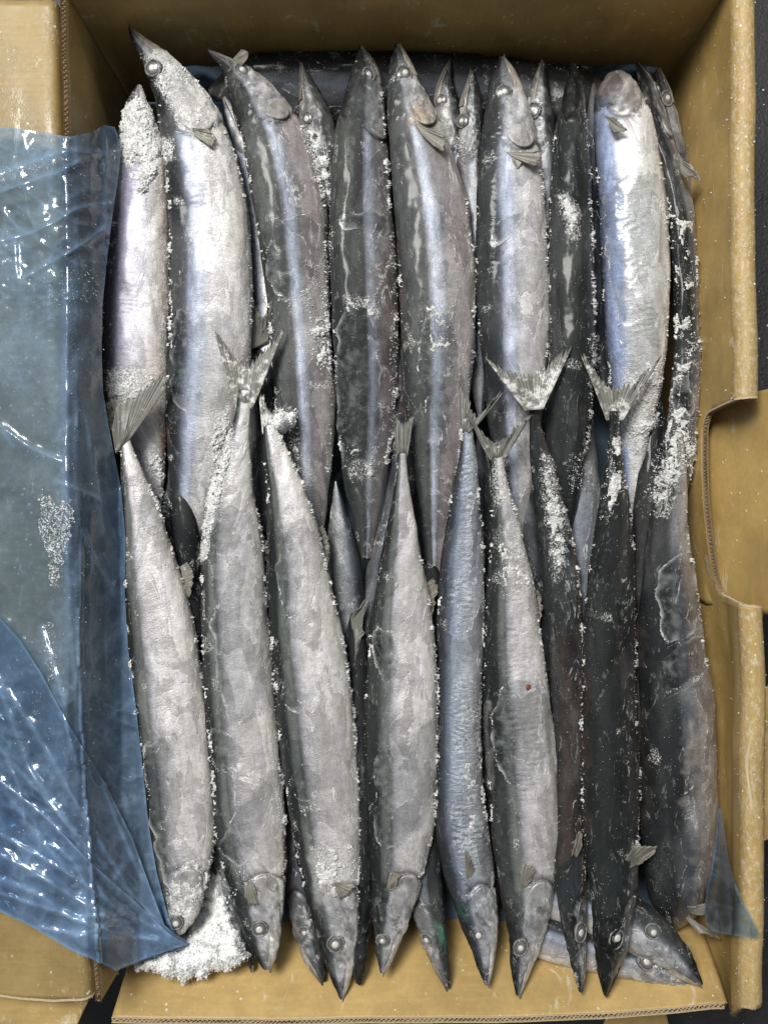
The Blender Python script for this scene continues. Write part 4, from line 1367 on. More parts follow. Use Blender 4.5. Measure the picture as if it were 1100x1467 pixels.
# clumps named from the photograph
fill([(430, 180), (448, 185), (470, 215), (474, 290), (462, 292), (446, 235)], 1100, .6, 2.4, 0)
fill([(160, 160), (185, 140), (215, 150), (230, 250), (205, 290), (180, 260)], 700, .5, 1.8, .4)
fill([(330, 470), (410, 470), (365, 545), (345, 545)], 200, .6, 1.8, .45)
fill([(470, 290), (478, 300), (474, 420), (464, 420)], 220, .5, 1.8, .45)
fill([(430, 430), (446, 400), (470, 400), (474, 540), (455, 560)], 380, .6, 2.4, .46)
fill([(415, 590), (430, 610), (442, 690), (425, 690), (410, 640)], 240, .7, 2.6, .42)
fill([(560, 360), (570, 360), (572, 660), (556, 660)], 420, .5, 2.0, .45)
fill([(650, 190), (668, 196), (672, 230), (655, 240)], 200, .6, 2.2, .3)
fill([(840, 480), (865, 470), (862, 620), (842, 600)], 320, .6, 2.2, .45)
fill([(890, 580), (935, 520), (960, 500), (950, 600), (905, 670)], 900, .5, 2.0, .44)
fill([(940, 640), (985, 610), (1000, 650), (960, 720), (930, 740), (925, 710)], 900, .6, 2.6, .44)
fill([(955, 470), (990, 440), (1000, 500), (990, 540), (955, 560)], 500, .6, 2.2, .48)
fill([(770, 640), (795, 660), (815, 760), (812, 820), (785, 800)], 620, .5, 2.0, .45)
fill([(872, 620), (892, 620), (896, 700), (868, 760), (860, 740)], 420, .5, 2.0, .45)
fill([(806, 650), (850, 640), (845, 700), (815, 710)], 380, .5, 1.8, .42)
fill([(215, 640), (240, 650), (238, 700), (250, 740), (230, 740), (214, 690)], 560, .5, 2.2, .42)
fill([(330, 60), (900, 60), (900, 100), (330, 100)], 260, .5, 1.8, .35)
fill([(310, 1240), (360, 1230), (355, 1290), (330, 1300)], 160, .5, 2.2, .46)
fill([(370, 1140), (400, 1120), (402, 1160), (380, 1180)], 90, .5, 1.6, .45)
brush([(395, 430), (420, 430), (440, 415), (455, 385), (462, 375)], 4, 220, .5, 1.8, .3)
brush([(560, 370), (548, 400), (535, 425)], 4, 200, .5, 1.8, .3)
brush([(455, 1215), (470, 1250), (510, 1265)], 14, 420, .5, 2.4, .42)
# loose specks everywhere
for _ in range(9500):
    x = random.uniform(140, 1035); y = random.uniform(60, 1420)
    if float(fbm(x / 60, y / 60, 77, 2)) < .42 + .2 * random.random():
        continue
    grain(x, y, .35 + .75 * random.random() ** 3)

# ------------------------------------------------------------------ clear ice films on the skin
def cast_fish(px, py, k):
    h = cast(px, py)
    if h is None or h[2] != k:
        return None
    return h


for poly in PATCHES:
    a = np.array(poly); c = a.mean(0)
    hits = [cast(*q) for q in poly] + [cast(*c)]
    own = [h[2] for h in hits if h]
    if not own:
        continue
    k = max(set(own), key=own.count)
    f = FISH[k]
    x, y, F = polygrid(poly, 3.2)
    V = np.zeros((len(x), 3)); ok = np.zeros(len(x), bool)
    dd, _, _ = near_poly(x, y, poly)
    for i in range(len(x)):
        h = cast_fish(x[i], y[i], k)
        if h is None:
            continue
        thick = .00022 + .00030 * math.exp(-(dd[i] / 3.0) ** 2) + .0001 * random.random()
        V[i] = np.array(h[0]) + np.array(h[1]) * thick
        ok[i] = True
    F = F[ok[F].all(1)]
    if len(F) < 6:
        continue
    used, inv = np.unique(F, return_inverse=True)
    ed = np.exp(-(dd[used] / 2.6) ** 2) * np.clip(1.6 * vnoise(x[used] / 16, y[used] / 16, 12) - .55, 0, 1) + sstep(.55, .8, fbm(x[used] / 14, y[used] / 14, 15)) * .25
    me = make_mesh('ice_film', V[used] - f.base, inv.reshape(F.shape), FILM, True, {'edge': ('F', np.clip(ed, 0, 1))})
    o = obj('ice_film', me, f.root)
    # granular rim
    for i in range(len(poly)):
        q0 = poly[i]
        if vnoise(q0[0] / 17, q0[1] / 17, 3) < .62:
            continue
        for _ in range(4):
            h = cast_fish(q0[0] + random.gauss(0, 1.0), q0[1] + random.gauss(0, 1.0), k)
            if h:
                r_ = (.45 + .6 * random.random() ** 2)
                p = np.array(h[0]) + np.array(h[1]) * r_ * PX
                f.grains.append((*p, r_ * PX))


def crease(line, w, k=None, r=.55, dens=1.2):
    """a thin raised ice crack following the skin"""
    for x, y in resample(line, 1.0 / dens):
        x += random.gauss(0, .35); y += random.gauss(0, .35)
        grain(x, y, r * random.uniform(.6, 1.2), .5)


for ln in ([(606, 322), (640, 323), (672, 328)], [(520, 322), (540, 332), (560, 345)], [(430, 300), (448, 315), (468, 330)], [(955, 928), (985, 912), (1005, 896)],
           [(955, 1000), (985, 985), (1013, 957)], [(720, 352), (740, 325), (752, 302)], [(255, 1045), (275, 1005)], [(416, 1018), (440, 1005), (460, 985)],
           [(575, 498), (580, 560), (598, 590)], [(800, 440), (802, 470)]):
    crease(ln, 1)

# ------------------------------------------------------------------ heads: eyes, gill covers, jaws
def lathe(prof, n=20):
    V = []; F = []
    for r_, h in prof:
        for k in range(n):
            a = 2 * math.pi * k / n
            V.append((r_ * math.cos(a), r_ * math.sin(a), h))
    for i in range(len(prof) - 1):
        for k in range(n):
            F.append((i * n + k, i * n + (k + 1) % n, (i + 1) * n + (k + 1) % n, (i + 1) * n + k))
    F.append(tuple(reversed(range(n)))) if prof[0][0] > 1e-6 else None
    F.append(tuple((len(prof) - 1) * n + k for k in range(n)))
    return np.array(V), F


def place(V, p, n, along, base, jitter=0):
    n = np.array(n); n /= np.linalg.norm(n)
    x = np.array(along) - np.dot(along, n) * n; x /= np.linalg.norm(x)
    y = np.cross(n, x)
    return np.array(p) + V[:, :1] * x + V[:, 1:2] * y + V[:, 2:] * n - np.array(base)


for f in FISH:
    if f.eye:
        px, py = to_px(f.co)
        nz = f.Ld  # visible side
        d = np.hypot(px - f.eye[0], py - f.eye[1])
        # only the upper surface
        zmid = f.C[:, None, 2]
        d = np.where(f.co[..., 2] < zmid - 1e-4, 1e9, d)
        i, j = np.unravel_index(d.argmin(), d.shape)
        nt = f.co.shape[1]
        p, n = surf(f, np.array(f.s[i]), np.array(2 * math.pi * j / nt))
        R = (11.2 if f.detail == 2 else 9.6) * PX * rng.uniform(.93, 1.08)
        if f in (U4,): R *= .85
        if f in (L1, L4): R *= .85
        w = rng.uniform(.9, 1.1)
        along = f.T[i] + rng.normal(0, .1, 3)
        sq = np.array([1.08, .95, 1]) * np.array([w, 1 / w, 1])
        pr = [(R * 1.16, -.0006), (R * 1.06, R * .05), (R * .99, R * .12), (R * .92, R * .08), (R * .84, -.0003)]
        V, F = lathe(pr, 28)
        F = F[:-1]
        V *= 1 + .05 * rng.normal(size=(len(V), 1)); V *= sq
        e_pr = [(R * .97, -.0003), (R * .92, R * .02), (R * .84, R * .03), (R * .74, R * .07), (R * .66, R * .11), (R * .58, R * .12), (R * .48, R * .15), (R * .25, R * .17), (0.00002, R * .175)]
        V2, F2 = lathe(e_pr, 28)
        V2 *= sq
        rad_ = np.repeat([q_[0] / R for q_ in e_pr], 28)
        e = obj('eye', make_mesh('eye', place(V2, p, n, along, f.base), F2, IRIS, True, {'rad': ('F', rad_)}), f.root)
        obj('eye_ring', make_mesh('eye_ring', place(V, p, n, along, f.base), F, RING), e)
        rp_ = R * rng.uniform(.34, .46)
        V3, F3 = lathe([(rp_ * 1.05, R * .10), (rp_, R * .17), (rp_ * .82, R * .23), (rp_ * .4, R * .27), (.00002, R * .275)], 20)
        V3[:, 0] += R * rng.normal(0, .08); V3[:, 1] += R * rng.normal(0, .08)
        obj('pupil', make_mesh('pupil', place(V3, p, n, along, f.base), F3, PUPIL), e)
    if f.head and f.detail == 2 and f not in (U7, U1, U8):
        # gill cover: a thin plate over the cheek, its rear edge standing proud
        nu, nv = 26, 22
        vv = np.linspace(.34, .95, nv)
        tt = np.arccos(1 - 2 * vv)
        s0 = f.gill * .52
        U, Tt = np.meshgrid(np.linspace(0, 1, nu), tt, indexing='ij')
        VV = (1 - np.cos(Tt)) / 2
        se = f.ge(VV) - 18 * np.abs((VV - .645) / .285) ** 3
        Sx = s0 + 14 * ((VV - .64) / .28) ** 2 + (se - s0 - 14 * ((VV - .64) / .28) ** 2) * U
        off_ = -.0003 + .0009 * U ** 1.1 * (1 - np.abs((VV - .645) / .285) ** 4) - .0006 * (U < .01) + .0003 * (fbm(Sx / 14, Tt * 5, f.seed) - .5)
        p, n = surf(f, Sx, Tt, off_)
        p2, _ = surf(f, Sx, Tt, -.0006)
        V = np.concatenate([p.reshape(-1, 3), p2.reshape(-1, 3)]) - f.base
        idx = np.arange(nu * nv).reshape(nu, nv)
        F = np.stack([idx[:-1, :-1], idx[1:, :-1], idx[1:, 1:], idx[:-1, 1:]], -1).reshape(-1, 4).tolist()
        N_ = nu * nv
        for j in range(nv - 1):
            F.append([idx[-1, j], idx[-1, j] + N_, idx[-1, j + 1] + N_, idx[-1, j + 1]])
        for i in range(nu - 1):
            F.append([idx[i, 0], idx[i, 0] + N_, idx[i + 1, 0] + N_, idx[i + 1, 0]])
            F.append([idx[i, -1], idx[i + 1, -1], idx[i + 1, -1] + N_, idx[i, -1] + N_])
        mo = .55 + .9 * fbm(Sx / 13, Tt * 6, f.seed + 3)
        tint = {'mauve': (.30, .27, .235), 'silver': (.40, .375, .335), 'purple': (.3, .3, .3), 'blueback': (.40, .37, .34), 'steel': (.22, .24, .26), 'lower': (.30, .30, .30), 'dark': (.05, .05, .05)}.get(f.style, (.3, .3, .3))
        if f in (U2,): tint = (.46, .44, .40)
        if f in (U5,): tint = (.42, .36, .275)
        if f in (L1, L2): tint = (.36, .34, .30)
        if f in (B18, B19): tint = (.40, .40, .42)
        col = np.array(tint) * mo[..., None] * (1.25 - .4 * np.exp(-((U - .88) / .07) ** 2))[..., None]
        ck = np.array([.29, .285, .28]) * mo[..., None]
        bl = sstep(.15, .6, U)[..., None]
        col = ck * (1 - bl) + col * bl
        col = np.where((U > .95)[..., None], col * 1.12, col)
        if f in (U5, U6):
            br = sstep(.45, .75, fbm(Sx / 20, Tt * 3, f.seed + 8)) * sstep(.75, .55, VV) * .5 * sstep(.2, .5, U)
            col = col * (1 - br[..., None]) + np.array([.28, .17, .07]) * br[..., None]
        ii = np.clip(np.searchsorted(f.s, Sx), 0, len(f.s) - 1); jj = np.clip(np.round(Tt / (2 * math.pi) * f.col.shape[1]).astype(int), 0, f.col.shape[1] - 1)
        under = f.col[ii, jj]
        seamless = np.clip(.25 + .45 * bl, 0, 1) * .58
        col = under * (1 - seamless) + col * seamless
        fr = np.full(nu * nv, .12)
        fcv = np.stack([Sx / 100, Tt * .4, Sx * 0 + f.seed], -1).reshape(-1, 3)
        cc = np.clip(col.reshape(-1, 3), 0, .8)
        if f in (U2,): fr[:] = .42
        me = make_mesh('gill_cover', V, F, SKIN, True, {'col': ('COL', np.vstack([cc, cc * .3])), 'fc': ('VEC', np.vstack([fcv, fcv])), 'frost': ('F', np.r_[fr, fr]), 'ripple': ('F', np.full(2 * N_, .15)), 'metal': ('F', np.full(2 * N_, .3))})
        fix_normals(me)
        obj('gill_cover', me, f.root)
    if f.head and f.jaw and f.detail >= 1 and f not in (U1, L1, B1, U7, B10):
        # lower jaw: a tapering trough along the throat, a little longer than the snout
        ns_, nt_ = 22, 13
        ss = np.linspace(-5, 52, ns_)
        vm = .64 + .10 * np.clip(ss / 52, 0, 1)
        V = []
        sd_ = 1
        for q in range(ns_):
            t0 = math.acos(1 - 2 * vm[q])
            ta = np.linspace(t0, 2 * math.pi - t0, nt_)
            p, n = surf(f, np.full(nt_, max(ss[q], 2.0)), ta, .00035 * (1 - max(0, ss[q]) / 70))
            shrink = 1 if ss[q] > 2 else .35 + .65 * max(0, (ss[q] + 5) / 7)
            cpt = p.mean(0)
            p = cpt + (p - cpt) * shrink - np.array(np.interp(0, f.s, f.T[:, 0])) * 0
            if ss[q] < 2:
                p = p + f.T[0] * (ss[q] - 2) * PX
            V.append(p)
        V = np.concatenate(V) - f.base
        idx = np.arange(ns_ * nt_).reshape(ns_, nt_)
        F = np.stack([idx[:-1, :-1], idx[1:, :-1], idx[1:, 1:], idx[:-1, 1:]], -1).reshape(-1, 4).tolist()
        F.append(idx[0].tolist())
        n_ = len(V)
        sg_ = np.repeat(ss, nt_)
        w_ = np.tile(np.arange(nt_), ns_)
        mo = .5 + fbm(sg_ / 9, w_ / 3.0, f.seed + 12)
        dk = .45 if f.style in ('dark', 'under', 'slate') else 1
        cc = np.array([.40, .36, .30]) * mo[:, None] * (.35 + .65 * sstep(-6, 16, sg_))[:, None] * dk
        me = make_mesh('lower_jaw', V, F, SKIN, True, {'col': ('COL', cc), 'fc': ('VEC', np.stack([sg_ / 100, w_ * .04, sg_ * 0 + f.seed], 1)), 'frost': ('F', np.full(n_, .1)), 'ripple': ('F', np.full(n_, .1)), 'metal': ('F', np.full(n_, .2))})
        fix_normals(me)
        obj('lower_jaw', me, f.root)

# ------------------------------------------------------------------ fins and tails
def fan(name, f, rootA, rootB, edge, z_root, z_tip, nr=9, lift=.0008, mat=None, frost=.0, ridge=.00016, curl=.0, hug=True, ragged=0.0, th=.0005):
    """a fin: rays run from the root line A-B to the outer edge polyline (picture pixels)"""
    edge = resample(edge, 2.0)
    nj = nr * 6
    ni = 14
    e = np.stack([np.interp(np.linspace(0, 1, nj), np.linspace(0, 1, len(edge)), edge[:, k]) for k in range(2)], 1)
    k_ = np.arange(nj)
    e[:, 0] += 7 * (fbm(k_ / 9.0, k_ * 0, rootA[0], 3) - .5); e[:, 1] += 9 * (fbm(k_ / 7.0, k_ * 0, rootA[1], 3) - .5)
    rA = np.array(rootA, float); rB = np.array(rootB, float)
    V = np.zeros((ni, nj, 3)); ray = np.zeros((ni, nj)); frs = np.zeros((ni, nj))
    for j in range(nj):
        u = j / (nj - 1)
        r0 = rA + (rB - rA) * u
        ph = u * nr * 2 * math.pi
        cut = 1 - ragged * (.5 + .5 * math.sin(ph * 1.0)) * random.uniform(.4, 1)
        for i in range(ni):
            w = i / (ni - 1) * cut
            q = r0 + (e[j] - r0) * w
            # rays splay a little
            z = z_root + (z_tip - z_root) * w + curl * w * w * (1 - 2 * abs(u - .5))
            if hug:
                h = cast(*q)
                if h is not None and w > .12:
                    z = max(z, h[0].z + lift)
            z += .0022 * w * (float(vnoise(u * 3.2 + rootA[0], w * 2.0, 3)) - .5)
            z += ridge * (.5 + .5 * math.sin(ph)) * min(1, w * 3)
            V[i, j] = P(q[0], q[1], z)
            ray[i, j] = 1 - max(0.0, -math.sin(ph)) ** 3 * min(1, .3 + w * 2)
            frs[i, j] = frost * (.6 + .8 * float(fbm(q[0] / 14, q[1] / 14, 8, 2)) ) * (1.2 - .5 * w)
    # smooth heights along the rays
    for _ in range(3):
        zz = V[..., 2].copy()
        zz[1:-1] = (V[:-2, :, 2] + V[1:-1, :, 2] * 2 + V[2:, :, 2]) / 4
        V[..., 2] = np.maximum(zz, V[..., 2] - .0004)
    idx = np.arange(ni * nj).reshape(ni, nj)
    F = np.stack([idx[:-1, :-1], idx[1:, :-1], idx[1:, 1:], idx[:-1, 1:]], -1).reshape(-1, 4)
    me = make_mesh(name, V.reshape(-1, 3) - f.base, F, mat or FIN, True, {'ray': ('F', ray.ravel()), 'frost': ('F', frs.ravel())})
    nz = np.zeros(len(me.polygons) * 3); me.polygons.foreach_get('normal', nz)
    if nz.reshape(-1, 3)[:, 2].mean() < 0:
        me.flip_normals()
    o = obj(name, me, f.root)
    s_ = o.modifiers.new('thick', 'SOLIDIFY'); s_.thickness = th; s_.offset = -1
    return o


def tail(f, rl, rr, A, B, notch, zr, zt, frost=0, bowA=(0, 0), bowB=(0, 0), mat=None, nr=8):
    """forked tail with an upper and a lower lobe"""
    mid = ((rl[0] + rr[0]) / 2, (rl[1] + rr[1]) / 2)
    mA = ((A[0] + notch[0]) / 2 + bowA[0], (A[1] + notch[1]) / 2 + bowA[1])
    mB = ((B[0] + notch[0]) / 2 + bowB[0], (B[1] + notch[1]) / 2 + bowB[1])
    fan('tail_fin', f, rl, mid, [A, ((A[0] * .97 + notch[0] * .03), A[1]), mA, notch], zr, zt, nr + 3, frost=frost, mat=mat, ragged=.22)
    fan('tail_fin', f, mid, rr, [notch, mB, (B[0] * .97 + notch[0] * .03, B[1]), B], zr, zt, nr + 3, frost=frost, mat=mat, ragged=.22)


fan('tail_fin', L1, (166, 650), (187, 628), [(160, 612), (168, 578), (196, 566), (214, 548), (240, 533), (238, 556)], .013, .014, 13, frost=.28, ragged=.12, lift=.0015)
tail(L2, (338, 585), (362, 585), (306, 470), (410, 468), (352, 520), .013, .012, .45, (4, 14), (-10, 14))
tail(L5, (659, 630), (677, 616), (655, 538), (722, 557), (684, 598), .012, .012, .12)
tail(L6, (702, 660), (722, 658), (666, 589), (764, 592), (708, 636), .013, .014, .3, (6, 10), (-6, 10))
tail(L7, (752, 588), (778, 586), (690, 510), (820, 492), (758, 535), .017, .017, .5, (4, 10), (-4, 8))
tail(L8, (868, 602), (892, 602), (832, 503), (950, 510), (880, 555), .013, .013, .45, (2, 12), (-6, 14))
tail(L4, (569, 660), (582, 660), (563, 590), (590, 596), (576, 606), .008, .006, .1)
tail(L3, (376, 622), (392, 616), (372, 556), (420, 580), (392, 596), .012, .010, .6)
tail(B15, (362, 500), (384, 490), (362, 430), (390, 430), (376, 458), -.006, -.004, .1)
# pectoral fins
def pectoral(f, rA, rB, ed, z0, z1, mat=None, nr=7, frost=.1, curl=.002):
    return fan('pectoral_fin', f, rA, rB, ed, z0, z1, nr, mat=mat or FINPALE, frost=frost, curl=curl, ragged=.08)


pectoral(U5, (594, 176), (602, 190), [(626, 192), (642, 200), (636, 216), (622, 210)], .010, .011)
pectoral(U6, (725, 218), (733, 226), [(768, 216), (777, 222), (770, 236), (752, 232), (742, 244)], .010, .011)
pectoral(U8, (866, 166), (871, 174), [(880, 168), (896, 188), (890, 190), (878, 186)], .009, .012)
pectoral(U9, (972, 228), (974, 248), [(992, 240), (1006, 258), (1000, 256), (985, 252), (978, 254)], .004, .009)
pectoral(U2, (268, 182), (278, 192), [(300, 188), (312, 200), (302, 210), (288, 206)], .013, .014, frost=.35)
pectoral(L4, (552, 1282), (556, 1276), [(560, 1250), (564, 1248), (572, 1252), (566, 1270)], .006, .009)
pectoral(L5, (668, 1266), (672, 1260), [(662, 1218), (664, 1216), (676, 1242), (678, 1246)], .006, .010)
pectoral(L6, (744, 1278), (748, 1272), [(748, 1236), (751, 1236), (766, 1244), (762, 1262)], .007, .011)
pectoral(L3, (466, 1266), (476, 1262), [(505, 1262), (510, 1268), (500, 1280), (486, 1290)], .007, .008, frost=.2)
pectoral(L7, (818, 1232), (824, 1232), [(822, 1206), (828, 1190), (834, 1192), (832, 1214)], .004, .010)
pectoral(L8, (892, 1238), (898, 1246), [(910, 1206), (922, 1214), (942, 1214), (938, 1222), (920, 1236)], .004, .010)
pectoral(L9, (980, 1300), (986, 1308), [(1000, 1296), (1012, 1298), (1016, 1304), (1004, 1309)], -.002, .004)
pectoral(L9, (976, 1306), (980, 1312), [(1032, 1344), (1030, 1348), (1018, 1342), (1000, 1334)], -.003, .002)
pectoral(L2, (352, 1258), (360, 1262), [(352, 1290), (366, 1300), (372, 1296), (370, 1276)], .006, .008, frost=.3)
# small fins along the belly edge near the tails
fan('anal_fin', L1, (258, 812), (268, 856), [(268, 806), (279, 818), (277, 834), (272, 858)], .000, .001, 15, ridge=.00005, mat=FINPALE, ragged=.15, frost=.3)
fan('anal_fin', L2, (366, 760), (376, 812), [(376, 752), (382, 770), (384, 790), (380, 814)], .000, .001, 15, ridge=.00005, mat=FINPALE, ragged=.2, frost=.3)
fan('anal_fin', L3, (452, 762), (466, 818), [(462, 752), (472, 766), (473, 790), (471, 822)], .000, .001, 15, ridge=.00005, mat=FINPALE, ragged=.2, frost=.35)
fan('anal_fin', L4, (608, 840), (617, 884), [(619, 826), (627, 836), (624, 856), (619, 888)], .000, .002, 15, ridge=.00005, mat=FINPALE, ragged=.3, frost=.1)
fan('anal_fin', L6, (764, 846), (772, 884), [(772, 848), (777, 858), (776, 872), (773, 890)], .000, .001, 15, ridge=.00005, mat=FINPALE, ragged=.15, frost=.1)
fan('anal_fin', B12, (502, 884), (508, 944), [(512, 874), (523, 860), (521, 900), (511, 946)], -.006, -.003, 15, ridge=.00005, ragged=.05, frost=.05)
fan('upper_jaw_tip', U3, (334, 84), (340, 92), [(346, 74), (358, 74), (357, 80), (346, 92)], .004, .006, 2, mat=FINPALE, ridge=.0001, ragged=0)

# the red brown spot
h = cast(756, 984)
if h:
    V, F = lathe([(4.4 * PX, -.0002), (4.2 * PX, .0003), (2.6 * PX, .0006), (.0001, .0007)], 14)
    V[:, :2] *= 1 + .12 * rng.normal(size=(len(V), 1))
    obj('blood_spot', make_mesh('blood_spot', place(V, np.array(h[0]), np.array(h[1]), (1, 0, 0), FISH[h[2]].base), F, BLOOD), FISH[h[2]].root)

for f in FISH:
    if f.grains:
        g = np.array(f.grains)
        obj('frost', grains_mesh('frost', g[:, :3], g[:, 3], f.base), f.root, 'stuff')
for k, (Vv, Ff, c0) in CR.items():
    me = make_mesh('frost_crust', np.concatenate(Vv) - FISH[k].base, np.concatenate(Ff), CRUST, False)
    nz = np.zeros(len(me.polygons) * 3); me.polygons.foreach_get('normal', nz)
    if nz.reshape(-1, 3)[:, 2].mean() < 0:
        me.flip_normals()
    obj('frost_crust', me, FISH[k].root, 'stuff')


# ------------------------------------------------------------------ snow
def snow_heap(name, label, poly, zfn, ngr, r0, r1, skirt=.02):
    poly = [(a + 12 * (vnoise(a / 7, b / 7, 1) - .5), b + 12 * (vnoise(a / 7, b / 7, 2) - .5)) for a, b in resample(poly + [poly[0]], 5)[:-1]]
    x, y, F = polygrid(poly, 2.2)
    d, _, _ = near_poly(x, y, poly)
    z = zfn(x, y, d) + (fbm(x / 16, y / 16, 3) - .5) * .009 + (fbm(x / 5, y / 5, 6) - .5) * .003
    V = np.stack([(x - 550) * PX * (D - z) / D, (733.5 - y) * PX * (D - z) / D, np.where(d < 1.5, z - skirt, z)], 1)
    base = V.mean(0); base[2] = V[:, 2].min()
    root = thing(name, label, 'snow', base)
    obj('crust', make_mesh('crust', V - base, F, SNOW, True), root)
    pick = rng.integers(0, len(V), ngr)
    p = V[pick] + rng.normal(0, 1.2 * PX, (ngr, 3))
    p[:, 2] = V[pick, 2] + rng.uniform(-.0002, .0010, ngr)
    ex = d[pick] < 1.5
    p[ex, 2] += skirt * .9
    p[ex, :2] += rng.normal(0, 1.6 * PX, (ex.sum(), 2))
    rr = (r0 + (r1 - r0) * rng.random(ngr) ** 2.5) * PX
    obj('frost', grains_mesh('frost', p, rr, base), root, 'stuff')
    return root


snow_heap('snow_heap', 'heap of loose white snow in the bottom left corner of the carton', [(188, 1388), (215, 1394), (240, 1402), (258, 1412), (275, 1404), (310, 1394), (345, 1382), (362, 1372), (352, 1330), (335, 1280), (318, 1240), (298, 1250), (285, 1300), (262, 1345), (225, 1362), (195, 1372)],
          lambda x, y, d: -.016 + .011 * np.clip(d / 20, 0, 1) ** .6 + .0255 * sstep(1300, 1412, y), 6500, .6, 2.4)
snow_heap('snow_lump', 'small white snow lump on the tail end of the open jawed fish', [(384, 600), (392, 590), (404, 588), (414, 586), (428, 586), (426, 600), (418, 612), (404, 622), (390, 616)],
          lambda x, y, d: .012 + .007 * np.clip(d / 12, 0, 1) ** .6, 900, .6, 2.2, .012)
snow_heap('snow_clump', 'white snow packed behind the small greenish fish head', [(436, 186), (446, 182), (456, 205), (468, 225), (475, 262), (474, 300), (464, 300), (454, 250), (442, 215)],
          lambda x, y, d: -.007 + .006 * np.clip(d / 9, 0, 1) ** .6, 1500, .6, 2.2, .014)


# ------------------------------------------------------------------ blue plastic bag
def bag_z(x, y):
    prof = np.interp(x, [-80, 20, 70, 97, 112, 130, 150, 175, 300], [31, 36, 39, 41.5, 38, 30, 19, 8, -2]) * S_MM
    low = np.interp(x, [-80, 60, 125, 150, 200, 300], [33, 38, 40, 34, 14, 2]) * S_MM
    w = sstep(1000, 1350, y)
    return prof * (1 - w) + low * w


CREASES = [  # polylines (px) with ridge height in mm and width in px
    ([(-20, 282), (40, 262), (100, 240), (115, 232)], 3.2, 6), ([(-20, 255), (50, 232), (95, 214), (160, 222)], 2.2, 8),
    ([(0, 345), (45, 335), (90, 312), (112, 298), (160, 292)], 3.4, 6), ([(5, 300), (22, 325), (44, 336)], 2.2, 4),
    ([(22, 345), (25, 400)], 2.4, 4), ([(36, 398), (80, 372), (125, 348), (150, 328)], 3.4, 6), ([(150, 180), (152, 260), (148, 330)], 1.8, 6),
    ([(0, 610), (40, 640), (85, 660)], 3.2, 6), ([(80, 690), (110, 700), (150, 720)], 3.0, 6), ([(5, 620), (20, 640)], 2, 4), ([(60, 900), (78, 960), (93, 1010)], 2.8, 6),
    ([(120, 760), (140, 800), (165, 850)], 1.8, 6), ([(125, 600), (140, 680), (150, 760)], 2, 9), ([(98, 400), (92, 600), (96, 800), (110, 1000)], 1.0, 9),
]
CREASES2 = [
    ([(0, 985), (30, 1070), (55, 1130), (110, 1200)], 3.0, 6), ([(0, 1118), (60, 1165), (130, 1236), (200, 1298)], 3.4, 6), ([(40, 1100), (80, 1150), (118, 1200)], 2.6, 5),
    ([(128, 1245), (140, 1270), (158, 1290)], 2.6, 5), ([(110, 1315), (150, 1312)], 2.4, 6), ([(0, 1225), (50, 1250), (110, 1290), (200, 1335)], 3.2, 9),
    ([(165, 1262), (178, 1240)], 2.0, 5), ([(20, 1150), (45, 1190), (90, 1240)], 2.0, 6), ([(60, 1330), (140, 1345), (240, 1345)], 2.2, 8), ([(0, 1260), (40, 1275), (100, 1310)], 2.2, 8),
    ([(100, 1000), (150, 1090), (200, 1200), (230, 1300)], 1.6, 7),
    ([(-30, 930), (40, 1030), (110, 1150), (190, 1280)], 2.2, 5), ([(-30, 1040), (60, 1140), (150, 1240), (245, 1340)], 2.0, 4), ([(-30, 1180), (80, 1240), (170, 1300), (255, 1348)], 2.4, 5),
    ([(-30, 1270), (60, 1300), (160, 1335), (260, 1354)], 2.0, 5), ([(60, 960), (90, 1020), (110, 1090)], 2.0, 4), ([(10, 1090), (30, 1130), (36, 1180)], 2.0, 4), ([(70, 1210), (100, 1225), (120, 1262)], 2.0, 4),
    ([(150, 1130), (175, 1190), (205, 1260)], 1.6, 4), ([(180, 1300), (150, 1330), (110, 1342)], 2.0, 5),
]


bx_v = []; bx_f = []; o_ = 0
for o in box.children:
    if o.name.split('.')[0] in ('wall', 'flap'):
        q = np.zeros(len(o.data.vertices) * 3); o.data.vertices.foreach_get('co', q)
        bx_v += (q.reshape(-1, 3) - UP).tolist()
        bx_f += [[i + o_ for i in p.vertices] for p in o.data.polygons]; o_ = len(bx_v)
box_bvh = BVHTree.FromPolygons(bx_v, bx_f)


